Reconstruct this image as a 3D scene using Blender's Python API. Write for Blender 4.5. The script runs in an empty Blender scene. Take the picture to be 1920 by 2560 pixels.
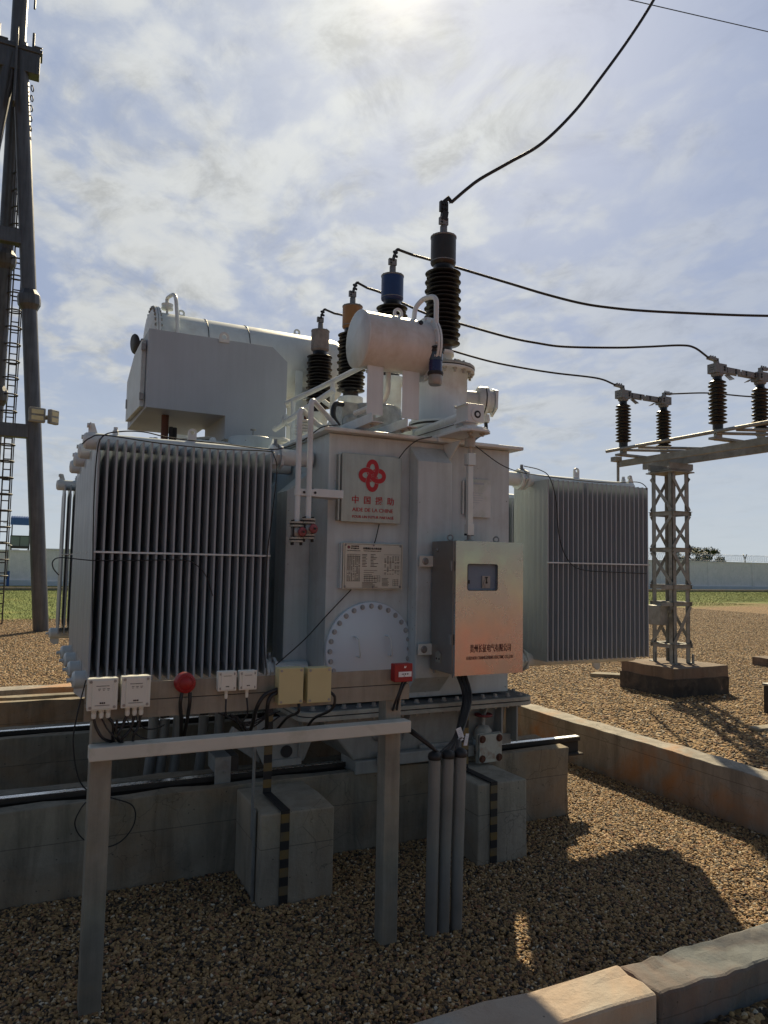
import bpy, bmesh, math, random
from mathutils import Vector, Matrix
from math import radians as R, sin, cos, pi
random.seed(7)
sc = bpy.context.scene
COL = sc.collection
# ------------------------------------------------------------------ camera
CAM = Vector((0, 0, 1.7))
F_PX, YAW, PITCH, ROLL = 1840.56, R(26.0948), R(4.138), R(1.0966)
fw = Vector((sin(YAW)*cos(PITCH), cos(YAW)*cos(PITCH), sin(PITCH)))
rt0 = Vector((cos(YAW), -sin(YAW), 0)); up0 = rt0.cross(fw)
rt = rt0*cos(ROLL) + up0*sin(ROLL); up = -rt0*sin(ROLL) + up0*cos(ROLL)
cd = bpy.data.cameras.new('camera'); cam = bpy.data.objects.new('camera', cd); COL.objects.link(cam)
cd.sensor_fit = 'VERTICAL'; cd.sensor_height = 36; cd.sensor_width = 27
cd.lens = F_PX/2560*36; cd.clip_start = .05; cd.clip_end = 3000
M = Matrix((rt, up, -fw)).transposed().to_4x4(); M.translation = CAM
cam.matrix_world = M; sc.camera = cam
def at(px, py, **k):
    """photo pixel -> point of the world plane x= / y= / z="""
    d = fw + rt*((px-960)/F_PX) - up*((py-1280)/F_PX)
    a, v = list(k.items())[0]; i = 'xyz'.index(a)
    return CAM + d*((v-CAM[i])/d[i])
# ------------------------------------------------------------------ light
SUN_EL, SUN_AZ = R(37.8), R(34)          # azimuth from +Y towards +X
sdir = Vector((sin(SUN_AZ)*cos(SUN_EL), cos(SUN_AZ)*cos(SUN_EL), sin(SUN_EL)))
ld = bpy.data.lights.new('sun', 'SUN'); ld.energy = 5.0; ld.angle = R(.6); ld.color = (1, .83, .54)
lo = bpy.data.objects.new('sun', ld); COL.objects.link(lo)
lo.rotation_euler = (-sdir).to_track_quat('-Z', 'Y').to_euler()
sc.view_settings.view_transform = 'Standard'; sc.view_settings.look = 'None'
sc.view_settings.exposure = 0.42; sc.view_settings.gamma = 1
w = bpy.data.worlds.new('World'); sc.world = w; w.use_nodes = True
w.cycles.sampling_method = 'MANUAL'; w.cycles.sample_map_resolution = 256
nt = w.node_tree; nt.nodes.clear()
class NG:
    def __init__(s, t): s.t = t
    def n(s, typ, **kw):
        x = s.t.nodes.new(typ)
        for k, v in kw.items(): setattr(x, k, v)
        return x
    def put(s, inp, v):
        if hasattr(v, 'is_output') or isinstance(v, bpy.types.NodeSocket): s.t.links.new(v, inp)
        elif v is not None: inp.default_value = v
    def math(s, op, a, b=None, c=None, clamp=False):
        x = s.n('ShaderNodeMath', operation=op, use_clamp=clamp)
        for i, v in enumerate((a, b, c)):
            if v is not None: s.put(x.inputs[i], v)
        return x.outputs[0]
    def vmath(s, op, a, b=None):
        x = s.n('ShaderNodeVectorMath', operation=op); s.put(x.inputs[0], a)
        if b is not None: s.put(x.inputs[1], b)
        return x.outputs['Value'] if op == 'DOT_PRODUCT' else x.outputs[0]
    def noise(s, vec, scale, detail=4, rough=.55, dist=0):
        x = s.n('ShaderNodeTexNoise'); s.put(x.inputs['Vector'], vec)
        x.inputs['Scale'].default_value = scale; x.inputs['Detail'].default_value = detail
        x.inputs['Roughness'].default_value = rough; x.inputs['Distortion'].default_value = dist
        return x.outputs[0]
    def ramp(s, fac, stops):
        x = s.n('ShaderNodeValToRGB'); s.put(x.inputs[0], fac); cr = x.color_ramp
        while len(cr.elements) > 1: cr.elements.remove(cr.elements[-1])
        cr.elements[0].position = stops[0][0]; cr.elements[0].color = stops[0][1]
        for p, c in stops[1:]:
            e = cr.elements.new(p); e.color = c
        return x.outputs[0]
    def mix(s, fac, a, b, mode='MIX'):
        x = s.n('ShaderNodeMix', data_type='RGBA', blend_type=mode); x.clamp_factor = True
        s.put(x.inputs[0], fac); s.put(x.inputs[6], a); s.put(x.inputs[7], b)
        return x.outputs[2]
def c4(c): return (c[0], c[1], c[2], 1)
def g(v): return (v, v, v, 1)
S = NG(nt)
sky = S.n('ShaderNodeTexSky', sky_type='NISHITA'); sky.sun_disc = False
sky.sun_elevation = SUN_EL; sky.sun_rotation = SUN_AZ
sky.air_density = 1.0; sky.dust_density = 1.6; sky.ozone_density = 2.0
tc = S.n('ShaderNodeTexCoord').outputs['Generated']
gdir = Vector((sin(R(26.5))*cos(R(40)), cos(R(26.5))*cos(R(40)), sin(R(40))))   # thin bright cloud in front of the sun
sep = S.n('ShaderNodeSeparateXYZ'); nt.links.new(tc, sep.inputs[0])
zz = S.math('ADD', S.math('MAXIMUM', sep.outputs[2], 0), .16)
cmb = S.n('ShaderNodeCombineXYZ')
nt.links.new(S.math('DIVIDE', sep.outputs[0], zz), cmb.inputs[0]); nt.links.new(S.math('DIVIDE', sep.outputs[1], zz), cmb.inputs[1])
mp = S.n('ShaderNodeMapping'); nt.links.new(cmb.outputs[0], mp.inputs[0])
mp.inputs['Rotation'].default_value = (0, 0, R(-28)); mp.inputs['Scale'].default_value = (1.0, .8, 1); mp.inputs['Location'].default_value = (5.6, 2.9, 0)
big = S.noise(mp.outputs[0], 1.1, 2, .5, .1)
warp = S.n('ShaderNodeTexNoise'); nt.links.new(mp.outputs[0], warp.inputs['Vector']); warp.inputs['Scale'].default_value = 2.6; warp.inputs['Detail'].default_value = 3
wv = S.vmath('ADD', mp.outputs[0], S.mix(1.0, warp.outputs['Color'], (.22, .22, .22, 1), 'MULTIPLY'))
fine = S.noise(wv, 5.2, 9, .66, 0)
puff = S.n('ShaderNodeTexVoronoi'); puff.feature = 'SMOOTH_F1'; puff.inputs['Smoothness'].default_value = .6; nt.links.new(wv, puff.inputs['Vector']); puff.inputs['Scale'].default_value = 7.5; puff.inputs['Detail'].default_value = 2; puff.inputs['Roughness'].default_value = .6
pf = S.math('SUBTRACT', .62, puff.outputs['Distance'])
dens = S.math('ADD', S.math('MULTIPLY', big, .52), S.math('ADD', S.math('MULTIPLY', fine, .50), S.math('MULTIPLY', pf, .22)))
cover = S.ramp(dens, [(0, g(0)), (.34, g(.08)), (.405, g(.32)), (.445, g(.62)), (.50, g(.90)), (.58, g(1))])
side = S.vmath('DOT_PRODUCT', tc, tuple(Vector((sin(YAW+R(38)), cos(YAW+R(38)), .30)).normalized()))
clr = S.ramp(side, [(0, g(1)), (.86, g(1)), (.95, g(.5)), (1, g(.3))])
low = S.ramp(sep.outputs[2], [(0, g(.1)), (.06, g(.25)), (.22, g(1)), (1, g(1))])
cover = S.math('MULTIPLY', S.math('MULTIPLY', cover, clr), low)
veil = S.math('MULTIPLY', S.math('POWER', S.math('MAXIMUM', S.vmath('DOT_PRODUCT', tc, tuple(gdir)), 0), 14), .45)
cover = S.math('SUBTRACT', 1, S.math('MULTIPLY', S.math('SUBTRACT', 1, cover), S.math('SUBTRACT', 1, veil)))
sdot = S.math('MAXIMUM', S.vmath('DOT_PRODUCT', tc, tuple(gdir)), 0)
g1 = S.math('POWER', sdot, 9); g2 = S.math('POWER', sdot, 60); g3 = S.math('POWER', sdot, 900)
skyc = S.mix(1.0, sky.outputs[0], (.085, .085, .095, 1), 'MULTIPLY')
haze = S.ramp(sep.outputs[2], [(0, g(1)), (.12, g(.95)), (.45, g(.88)), (.8, g(.8)), (1, g(.8))])
hzc = S.ramp(sep.outputs[2], [(0, (.54, .60, .64, 1)), (.10, (.46, .53, .62, 1)), (.3, (.31, .38, .54, 1)), (1, (.19, .28, .48, 1))])
base = S.mix(haze, skyc, hzc)
core = S.ramp(S.noise(mp.outputs[0], 5.5, 10, .66, .5), [(0, g(.66)), (.36, g(.74)), (.47, g(.92)), (.56, g(1.0)), (1, g(1.0))])
cb = S.math('MULTIPLY', core, S.math('ADD', .585, S.math('MULTIPLY', g1, .17)))
ccol = S.mix(1.0, (.98, 1.01, 1.01, 1), cb, 'MULTIPLY')
skyf = S.mix(cover, base, ccol)
glow = S.mix(1.0, (1.0, .86, .55, 1), S.math('ADD', S.math('MULTIPLY', g2, .09), S.math('MULTIPLY', g3, .40)), 'MULTIPLY')
skyf = S.mix(1.0, skyf, glow, 'ADD')
# the half of the sky behind the camera is the deeper, darker side
back = S.ramp(S.math('ADD', S.math('MULTIPLY', S.vmath('DOT_PRODUCT', tc, tuple(Vector((sdir.x, sdir.y, 0)).normalized())), .5), .5), [(0, (.32, .405, .49, 1)), (.45, (.37, .45, .53, 1)), (.70, g(1)), (1, g(1))])
skyf = S.mix(1.0, skyf, back, 'MULTIPLY')
zen = S.ramp(sep.outputs[2], [(0, g(1)), (.66, g(1)), (.86, g(.36)), (1, g(.3))])   # deeper blue overhead
skyf = S.mix(1.0, skyf, zen, 'MULTIPLY')
bg = S.n('ShaderNodeBackground'); nt.links.new(skyf, bg.inputs[0]); bg.inputs[1].default_value = .77
wo = S.n('ShaderNodeOutputWorld'); nt.links.new(bg.outputs[0], wo.inputs[0])

# ------------------------------------------------------------------ materials
MATS = {}
def mat(name, col, rough=.6, metal=0, var=.12, vs=6, streak=0, bump=0, bs=60, dirt=None, dirtamt=.0, ds=3, aniso=0, coord='Object', spec=None, chips=False):
    if name in MATS: return MATS[name]
    m = bpy.data.materials.new(name); m.use_nodes = True; t = m.node_tree; t.nodes.clear(); N = NG(t)
    b = N.n('ShaderNodeBsdfPrincipled'); o = N.n('ShaderNodeOutputMaterial'); t.links.new(b.outputs[0], o.inputs[0])
    tcn = N.n('ShaderNodeTexCoord').outputs[coord]
    c = c4(col)
    if var:
        f = N.ramp(N.noise(tcn, vs, 5, .6), [(.25, g(1-var)), (.75, g(1+var*.6))])
        c = N.mix(1.0, c, f, 'MULTIPLY')
    if streak:
        mm = N.n('ShaderNodeMapping'); t.links.new(tcn, mm.inputs[0]); mm.inputs['Scale'].default_value = (14, 14, .9)
        f = N.ramp(N.noise(mm.outputs[0], 1.6, 5, .65), [(.3, g(1-streak)), (.62, g(1))])
        c = N.mix(1.0, c, f, 'MULTIPLY')
    if chips:
        f = N.ramp(N.noise(tcn, 38, 3, .5), [(.735, g(0)), (.75, g(.85))])
        c = N.mix(f, c, (.06, .035, .025, 1))
    if dirt:
        f = N.ramp(N.noise(tcn, ds, 6, .68, .4), [(.50, g(0)), (.68, g(dirtamt))])
        c = N.mix(f, c, c4(dirt))
    N.put(b.inputs['Base Color'], c)
    b.inputs['Roughness'].default_value = rough; b.inputs['Metallic'].default_value = metal
    if spec is not None: b.inputs['Specular IOR Level'].default_value = spec
    if var:
        rr = N.math('MULTIPLY_ADD', N.noise(tcn, vs*2.3, 4, .6), .3, rough-.15, clamp=True); t.links.new(rr, b.inputs['Roughness'])
    if aniso:
        b.inputs['Anisotropic'].default_value = aniso
    if bump:
        bn = N.n('ShaderNodeBump'); bn.inputs['Strength'].default_value = bump; bn.inputs['Distance'].default_value = .01
        t.links.new(N.noise(tcn, bs, 6, .65), bn.inputs['Height']); t.links.new(bn.outputs[0], b.inputs['Normal'])
    MATS[name] = m; return m
PAINT = mat('grey_white_paint', (.52, .595, .62), .42, var=.12, vs=2.2, streak=.15, dirt=(.30, .29, .26), dirtamt=.35, ds=2.4, bump=.06, bs=30, chips=True)
PAINTW = mat('white_paint', (.64, .70, .72), .4, var=.08, vs=3, streak=.08, dirt=(.33, .27, .2), dirtamt=.4, ds=2.2)
FINP = mat('radiator_paint', (.34, .385, .425), .38, var=.08, vs=3, streak=.08, dirt=(.35, .36, .36), dirtamt=.3, ds=4)
BOXP = mat('cabinet_grey_paint', (.37, .42, .48), .55, var=.08, vs=2, streak=.06, bump=.12, bs=90)
DIRTYP = mat('stained_white_paint', (.62, .64, .64), .42, var=.10, vs=4, streak=.12, dirt=(.40, .34, .26), dirtamt=.45, ds=5)
FLANGE = mat('old_cream_paint', (.40, .39, .34), .6, var=.2, vs=9, dirt=(.16, .14, .12), dirtamt=.6, ds=6, bump=.2, bs=60)
DARKT = mat('dusty_dark_top', (.14, .14, .14), .8, var=.25, vs=20)
STEEL = mat('galvanised_steel', (.32, .33, .33), .5, .55, var=.25, vs=14, dirt=(.20, .17, .14), dirtamt=.4, ds=8, bump=.1, bs=50)
ZINC = mat('zinc_pole', (.11, .115, .13), .42, .45, var=.25, vs=3, streak=.35)
LATT = mat('lattice_zinc', (.27, .28, .275), .55, .3, var=.3, vs=9, dirt=(.12, .10, .08), dirtamt=.5, ds=6)
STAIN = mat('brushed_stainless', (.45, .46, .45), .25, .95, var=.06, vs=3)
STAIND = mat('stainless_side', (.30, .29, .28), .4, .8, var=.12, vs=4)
ALU = mat('aluminium_clamp', (.20, .21, .22), .6, .2, var=.2, vs=30)
PLATE = mat('etched_plate', (.40, .42, .39), .36, .6, var=.10, vs=9, streak=.22, bump=.1, bs=80)
NAMEP = mat('aged_nameplate', (.58, .57, .49), .45, .1, var=.12, vs=9)
BLACK = mat('black_rubber', (.012, .012, .014), .5, var=.2)
SHED = mat('dark_brown_porcelain', (.007, .0065, .007), .34, var=.2, vs=10, dirt=(.03, .028, .026), dirtamt=.4, ds=7)
CAPK = mat('black_cap', (.02, .017, .015), .45, var=.3, vs=12)
CAPB = mat('blue_cap', (.007, .032, .13), .4, var=.15, vs=12)
CAPY = mat('ochre_cap', (.27, .135, .045), .5, var=.15, vs=12)
CAPG = mat('weathered_grey_cap', (.26, .23, .22), .7, var=.3, vs=20, streak=.3)
RED = mat('red_plastic', (.30, .014, .016), .5, var=.2, vs=12)
REDP = mat('red_print', (.40, .012, .022), .5, var=0)
REDW = mat('red_plastic_wrapped', (.25, .06, .07), .5, var=.3, vs=30)
INK = mat('black_print', (.02, .02, .02), .6, var=0)
INKR = mat('dark_print', (.12, .022, .015), .6, var=0)
WHITE = mat('white_plastic', (.66, .67, .62), .45, var=.05, dirt=(.5, .5, .42), dirtamt=.3)
TAG = mat('white_tag', (.75, .76, .80), .5, var=.03)
CREAM = mat('cream_plastic', (.52, .47, .26), .5, var=.06, vs=8)
RACKM = mat('rack_steel', (.31, .29, .245), .6, .2, var=.28, vs=7, streak=.3, dirt=(.27, .22, .15), dirtamt=.4, ds=7, bump=.12, bs=40)
RAILP = mat('rack_rail_paint', (.58, .56, .50), .55, var=.08, vs=6, dirt=(.25, .26, .18), dirtamt=.4, ds=5)
PVC = mat('grey_pvc', (.24, .235, .22), .5, var=.2, vs=6, streak=.25)
YEL = mat('yellow_band', (.42, .26, .03), .6, var=.2, vs=20)
BLKB = mat('black_band', (.02, .02, .022), .6, var=.2)
RAILS = mat('rail_dark_steel', (.045, .036, .03), .85, 0, var=.3, vs=20)
RAILT = mat('rail_polished_top', (.78, .82, .86), .28, 1.0, var=.1, vs=20)
GLASS = mat('window_pane', (.05, .075, .10), .08, 0, var=0)
INNER = mat('blue_grey_panel', (.16, .21, .28), .6, var=.05)
SILICA = mat('blue_silica', (.015, .02, .10), .25, var=.2)
BLUER = mat('blue_sheet', (.03, .11, .36), .5, var=.1, streak=.2)
TEALP = mat('grey_green_panel', (.14, .20, .20), .5, var=.1)
LENS = mat('floodlight_lens', (.55, .50, .30), .3, var=.05)
RUST = mat('rusty_steel', (.10, .035, .02), .7, var=.3)
LEAF = mat('leaf_green', (.035, .06, .018), .6, var=.4, vs=3)
BARK = mat('bark', (.06, .045, .03), .9, var=.2)
def bandmat(name, pitch, z0):
    m = bpy.data.materials.new(name); m.use_nodes = True; t = m.node_tree; N = NG(t)
    b = t.nodes['Principled BSDF']; b.inputs['Roughness'].default_value = .6
    s = N.n('ShaderNodeSeparateXYZ'); t.links.new(N.n('ShaderNodeTexCoord').outputs['Object'], s.inputs[0])
    f = N.math('GREATER_THAN', N.math('FRACT', N.math('DIVIDE', N.math('ADD', s.outputs[2], z0), pitch)), .5)
    yy = N.mix(N.ramp(N.noise(N.n('ShaderNodeTexCoord').outputs['Object'], 9, 4, .6), [(.4, g(0)), (.65, g(.8))]), (.20, .13, .04, 1), (.12, .105, .08, 1))
    t.links.new(N.mix(f, (.02, .02, .022, 1), yy), b.inputs['Base Color']); return m
BANDS = bandmat('yellow_black_bands', .088, 0)
# concrete with formwork stains
def concrete(name, col, stain, amt, dark=.45):
    m = bpy.data.materials.new(name); m.use_nodes = True; t = m.node_tree; N = NG(t)
    b = t.nodes['Principled BSDF']; b.inputs['Roughness'].default_value = .9
    tcn = N.n('ShaderNodeTexCoord').outputs['Object']
    mm = N.n('ShaderNodeMapping'); t.links.new(tcn, mm.inputs[0]); mm.inputs['Scale'].default_value = (3, 3, .45)
    c = N.mix(1.0, c4(col), N.ramp(N.noise(tcn, 5, 8, .68), [(.3, g(1-dark*.6)), (.7, g(1.08))]), 'MULTIPLY')
    c = N.mix(1.0, c, N.ramp(N.noise(mm.outputs[0], 2.2, 7, .7, .5), [(.36, g(1-dark)), (.56, g(1))]), 'MULTIPLY')
    c = N.mix(N.ramp(N.noise(tcn, 1.7, 5, .6, .6), [(.46, g(0)), (.62, g(amt))]), c, c4(stain))
    # hairline cracks
    v = N.n('ShaderNodeTexVoronoi'); v.feature = 'DISTANCE_TO_EDGE'; v.inputs['Scale'].default_value = 5.5
    dv = N.vmath('ADD', tcn, N.mix(1.0, N.noise(tcn, 9, 3), (.12, .12, .12, 1), 'MULTIPLY')); t.links.new(dv, v.inputs['Vector'])
    cr = N.ramp(v.outputs[0], [(0, g(.55)), (.012, g(1))])
    cr = N.mix(N.ramp(N.noise(tcn, 1.3, 2), [(.5, g(0)), (.6, g(1))]), (1, 1, 1, 1), cr)
    c = N.mix(1.0, c, cr, 'MULTIPLY')
    ah = N.n('ShaderNodeTexVoronoi'); ah.inputs['Scale'].default_value = 34; t.links.new(tcn, ah.inputs['Vector'])
    hs = N.n('ShaderNodeSeparateColor'); t.links.new(ah.outputs['Color'], hs.inputs[0])
    hole = N.math('MULTIPLY', N.math('LESS_THAN', ah.outputs['Distance'], .13), N.math('GREATER_THAN', hs.outputs[0], .82))
    c = N.mix(N.math('MULTIPLY', hole, .7), c, (.04, .035, .03, 1))
    sz = N.n('ShaderNodeSeparateXYZ'); t.links.new(tcn, sz.inputs[0])
    seam = N.math('LESS_THAN', N.math('ABSOLUTE', N.math('SUBTRACT', sz.outputs[2], .275)), .0022)
    c = N.mix(N.math('MULTIPLY', seam, .55), c, (.06, .05, .045, 1))
    t.links.new(c, b.inputs['Base Color'])
    bn = N.n('ShaderNodeBump'); bn.inputs['Strength'].default_value = .55; bn.inputs['Distance'].default_value = .012
    t.links.new(N.noise(tcn, 26, 8, .7), bn.inputs['Height']); t.links.new(bn.outputs[0], b.inputs['Normal'])
    MATS[name] = m; return m
CONC = concrete('foundation_concrete', (.30, .27, .215), (.36, .23, .12), .4)
CONCK = concrete('kerb_concrete', (.36, .335, .30), (.42, .21, .09), .85, .35)
CONCN = concrete('kerb_pale_concrete', (.40, .39, .36), (.48, .31, .20), .5, .25)
CONCG = concrete('kerb_weathered_grey', (.135, .15, .16), (.25, .14, .10), .45, .35)
CONCB = concrete('block_concrete', (.38, .34, .275), (.42, .30, .18), .35, .3)
CONCP = concrete('plinth_concrete', (.20, .15, .115), (.22, .12, .08), .35, .4)
WALLP = concrete('rendered_wall_paint', (.92, .88, .90), (.72, .73, .75), .3, .06)
def ground_mat(name, pit=False):
    m = bpy.data.materials.new(name); m.use_nodes = True; t = m.node_tree; N = NG(t)
    b = t.nodes['Principled BSDF']; b.inputs['Roughness'].default_value = .95
    gn = N.n('ShaderNodeNewGeometry').outputs['Position']
    v = N.n('ShaderNodeTexVoronoi'); v.inputs['Scale'].default_value = 30; t.links.new(gn, v.inputs['Vector'])
    v2 = N.n('ShaderNodeTexVoronoi'); v2.inputs['Scale'].default_value = 9; t.links.new(gn, v2.inputs['Vector'])
    sp = N.n('ShaderNodeSeparateColor'); t.links.new(v.outputs['Color'], sp.inputs[0])
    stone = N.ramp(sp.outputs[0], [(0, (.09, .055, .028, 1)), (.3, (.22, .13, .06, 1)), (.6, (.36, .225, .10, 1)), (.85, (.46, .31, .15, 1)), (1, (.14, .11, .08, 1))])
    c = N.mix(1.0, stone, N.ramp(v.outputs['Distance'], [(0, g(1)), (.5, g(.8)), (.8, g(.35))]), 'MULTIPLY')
    if not pit:
        s = N.n('ShaderNodeSeparateXYZ'); t.links.new(gn, s.inputs[0])
        wob = N.math('MULTIPLY', N.noise(gn, .25, 5, .65), 9)
        yy = N.math('ADD', s.outputs[1], N.math('MULTIPLY', s.outputs[0], -.14))
        soil = N.mix(N.ramp(N.noise(gn, .35, 5, .6), [(.35, g(.1)), (.65, g(.7))]), c, N.ramp(N.noise(gn, 3.5, 10, .92), [(.34, (.05, .03, .02, 1)), (.45, (.19, .11, .055, 1)), (.54, (.34, .205, .10, 1)), (.64, (.44, .30, .16, 1))]))
        farm = N.ramp(N.math('DIVIDE', yy, 60), [(0, g(0)), (.16, g(.0)), (.27, g(.5)), (1, g(.6))])
        c = N.mix(farm, c, soil)
        grass = N.ramp(N.noise(gn, 1.4, 8, .7), [(.3, (.055, .085, .012, 1)), (.5, (.12, .17, .022, 1)), (.68, (.22, .22, .05, 1)), (.8, (.30, .21, .10, 1))])
        gf = N.ramp(N.math('DIVIDE', N.math('ADD', yy, N.math('MULTIPLY', wob, -.8)), 60), [(0, g(0)), (.235, g(0)), (.285, g(1)), (1, g(1))])
        c = N.mix(gf, c, grass)
        # behind the photographer: red laterite yard, then a dry lawn and bush
        by = N.math('DIVIDE', N.math('ADD', N.math('MULTIPLY', s.outputs[1], -1), wob), 100)
        red = N.ramp(by, [(0, g(0)), (.045, g(0)), (.07, g(1)), (1, g(1))])
        c = N.mix(red, c, N.mix(N.noise(gn, .5, 5), (.48, .12, .095, 1), (.38, .11, .085, 1)))
        tan = N.ramp(by, [(0, g(0)), (.15, g(0)), (.20, g(1)), (1, g(1))]); c = N.mix(tan, c, (.26, .20, .10, 1))
        grn = N.ramp(by, [(0, g(0)), (.26, g(0)), (.34, g(1)), (1, g(1))]); c = N.mix(grn, c, (.10, .17, .04, 1))
    t.links.new(c, b.inputs['Base Color'])
    bn = N.n('ShaderNodeBump'); bn.inputs['Strength'].default_value = .9; bn.inputs['Distance'].default_value = .03
    h = N.math('ADD', N.math('MULTIPLY', v.outputs['Distance'], -1), N.math('MULTIPLY', v2.outputs['Distance'], -.8))
    t.links.new(h, bn.inputs['Height']); t.links.new(bn.outputs[0], b.inputs['Normal'])
    return m
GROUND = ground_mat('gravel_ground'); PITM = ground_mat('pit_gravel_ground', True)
def pebble_mat():
    m = bpy.data.materials.new('pebble'); m.use_nodes = True; t = m.node_tree; N = NG(t)
    b = t.nodes['Principled BSDF']; b.inputs['Roughness'].default_value = .75
    rnd = N.n('ShaderNodeObjectInfo').outputs['Random']
    c = N.ramp(rnd, [(0, (.03, .027, .025, 1)), (.20, (.085, .06, .04, 1)), (.34, (.22, .135, .065, 1)), (.58, (.38, .235, .10, 1)), (.78, (.54, .355, .16, 1)), (.90, (.32, .14, .075, 1)), (.95, (.60, .42, .22, 1)), (1, (.72, .64, .50, 1))])
    tcn = N.n('ShaderNodeTexCoord').outputs['Object']
    c = N.mix(1.0, c, N.ramp(N.noise(tcn, 1.2, 4, .6), [(.3, g(.7)), (.7, g(1.1))]), 'MULTIPLY')
    t.links.new(c, b.inputs['Base Color']); return m
PEB = pebble_mat()
def grass_mat():
    m = bpy.data.materials.new('grass_blade'); m.use_nodes = True; t = m.node_tree; N = NG(t)
    b = t.nodes['Principled BSDF']; b.inputs['Roughness'].default_value = .6
    c = N.ramp(N.n('ShaderNodeObjectInfo').outputs['Random'], [(0, (.045, .075, .010, 1)), (.5, (.09, .13, .018, 1)), (.85, (.16, .18, .03, 1)), (1, (.30, .24, .09, 1))])
    t.links.new(c, b.inputs['Base Color']); return m
GRASSM = grass_mat()

# ------------------------------------------------------------------ mesh builder
def V(*a): return Vector(a)
def axis_mat(d):
    d = Vector(d).normalized(); return d.to_track_quat('Z', 'Y').to_matrix()
SPLIT = {'flange_bolt', 'hatch_bolt', 'turret_bolt', 'hinge', 'shutoff_valve', 'crossbeam', 'gusset', 'lid_screw', 'cable_gland', 'lifting_eye', 'lifting_lug', 'hatch_handle', 'sampling_valve', 'earthing_insulator', 'cover_manhole', 'cabinet_bracket', 'oil_sampling_pipe', 'fin_tie_bar', 'base_skid', 'diagonal_brace', 'horizontal_brace', 'contact_arm', 'terminal_clamp', 'rack_cable', 'insulator_chain', 'gas_collecting_pipe', 'conservator_support', 'support_bracket', 'wheel_truck', 'mechanism_box', 'operating_linkage', 'gearbox_mount', 'vent_pipe', 'lens', 'cap_plate', 'oil_pipe_elbow'}
class MB:
    def __init__(s): s.v = []; s.f = []; s.m = []; s.sm = []; s.mats = []; s.cur = -1
    def mat(s, m):
        if m not in s.mats: s.mats.append(m)
        s.cur = s.mats.index(m); return s
    def add(s, vs, fs, smooth=False):
        o = len(s.v); s.v += [tuple(p) for p in vs]; s.f += [tuple(i+o for i in f) for f in fs]
        s.m += [s.cur]*len(fs); s.sm += [smooth]*len(fs); return s
    def box(s, x0, x1, y0, y1, z0, z1):
        vs = [(x, y, z) for x in (x0, x1) for y in (y0, y1) for z in (z0, z1)]
        return s.add(vs, [(0, 1, 3, 2), (4, 6, 7, 5), (0, 4, 5, 1), (2, 3, 7, 6), (0, 2, 6, 4), (1, 5, 7, 3)])
    def hexa(s, p):      # 8 points: bottom loop 0-3, top loop 4-7
        return s.add(p, [(3, 2, 1, 0), (4, 5, 6, 7), (0, 1, 5, 4), (1, 2, 6, 5), (2, 3, 7, 6), (3, 0, 4, 7)])
    def beam(s, a, b, w, h, upv=(0, 0, 1)):
        a = Vector(a); b = Vector(b); d = (b-a).normalized(); u = Vector(upv)
        if abs(d.dot(u)) > .98: u = Vector((1, 0, 0))
        x = d.cross(u).normalized()*w/2; y = x.cross(d).normalized()*h/2
        return s.hexa([a-x-y, a+x-y, b+x-y, b-x-y, a-x+y, a+x+y, b+x+y, b-x+y])
    def angle(s, a, b, w, t, u=(0, 0, 1), v=(1, 0, 0)):   # steel angle section
        a = Vector(a); b = Vector(b); u = Vector(u); v = Vector(v)
        for p, q in ((u, v), (v, u)):
            P = p*w; Q = q*t
            s.hexa([a, a+P, a+P+Q, a+Q, b, b+P, b+P+Q, b+Q])
        return s
    def prism(s, pts, off):   # planar loop extruded by a vector
        off = Vector(off); n = len(pts); vs = [Vector(p) for p in pts]+[Vector(p)+off for p in pts]
        return s.add(vs, [tuple(range(n-1, -1, -1)), tuple(range(n, 2*n))]+[(i, (i+1) % n, n+(i+1) % n, n+i) for i in range(n)])
    def lathe(s, prof, o, ax=(0, 0, 1), n=24, smooth=True, cap=True):
        A = axis_mat(ax); o = Vector(o); vs = []; fs = []
        for r, z in prof:
            for k in range(n):
                t = 2*pi*k/n; vs.append(o + A @ Vector((r*cos(t), r*sin(t), z)))
        for i in range(len(prof)-1):
            for k in range(n):
                a = i*n+k; b = i*n+(k+1) % n; fs.append((a, b, b+n, a+n))
        s.add(vs, fs, smooth)
        if cap:
            for i in (0, len(prof)-1):
                if prof[i][0] > 1e-4:
                    s.add([vs[i*n+k] for k in range(n)], [tuple(range(n)) if i else tuple(range(n-1, -1, -1))])
        return s
    def cyl(s, a, b, r, n=20, r2=None):
        a = Vector(a); b = Vector(b); L = (b-a).length
        return s.lathe([(r, 0), (r if r2 is None else r2, L)], a, b-a, n)
    def tube(s, pts, r, n=8):
        pts = [Vector(p) for p in pts]; T = [(pts[min(i+1, len(pts)-1)]-pts[max(i-1, 0)]).normalized() for i in range(len(pts))]
        u = T[0].orthogonal().normalized(); vs = []; fs = []
        for i, p in enumerate(pts):
            u = (u - T[i]*u.dot(T[i])).normalized(); w_ = T[i].cross(u)
            rr = r[i] if isinstance(r, (list, tuple)) else r
            for k in range(n):
                t = 2*pi*k/n; vs.append(p+(u*cos(t)+w_*sin(t))*rr)
        for i in range(len(pts)-1):
            for k in range(n):
                a = i*n+k; b = i*n+(k+1) % n; fs.append((a, b, b+n, a+n))
        s.add(vs, fs, True)
        s.add(vs[:n], [tuple(range(n-1, -1, -1))]); s.add(vs[-n:], [tuple(range(n))]); return s
    def torus(s, c, ax, Rr, r, n=20, m=8, a0=0, a1=2*pi):
        A = axis_mat(ax); c = Vector(c)
        pts = [c+A @ Vector((Rr*cos(a0+(a1-a0)*k/n), Rr*sin(a0+(a1-a0)*k/n), 0)) for k in range(n+1)]
        return s.tube(pts, r, m)
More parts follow.
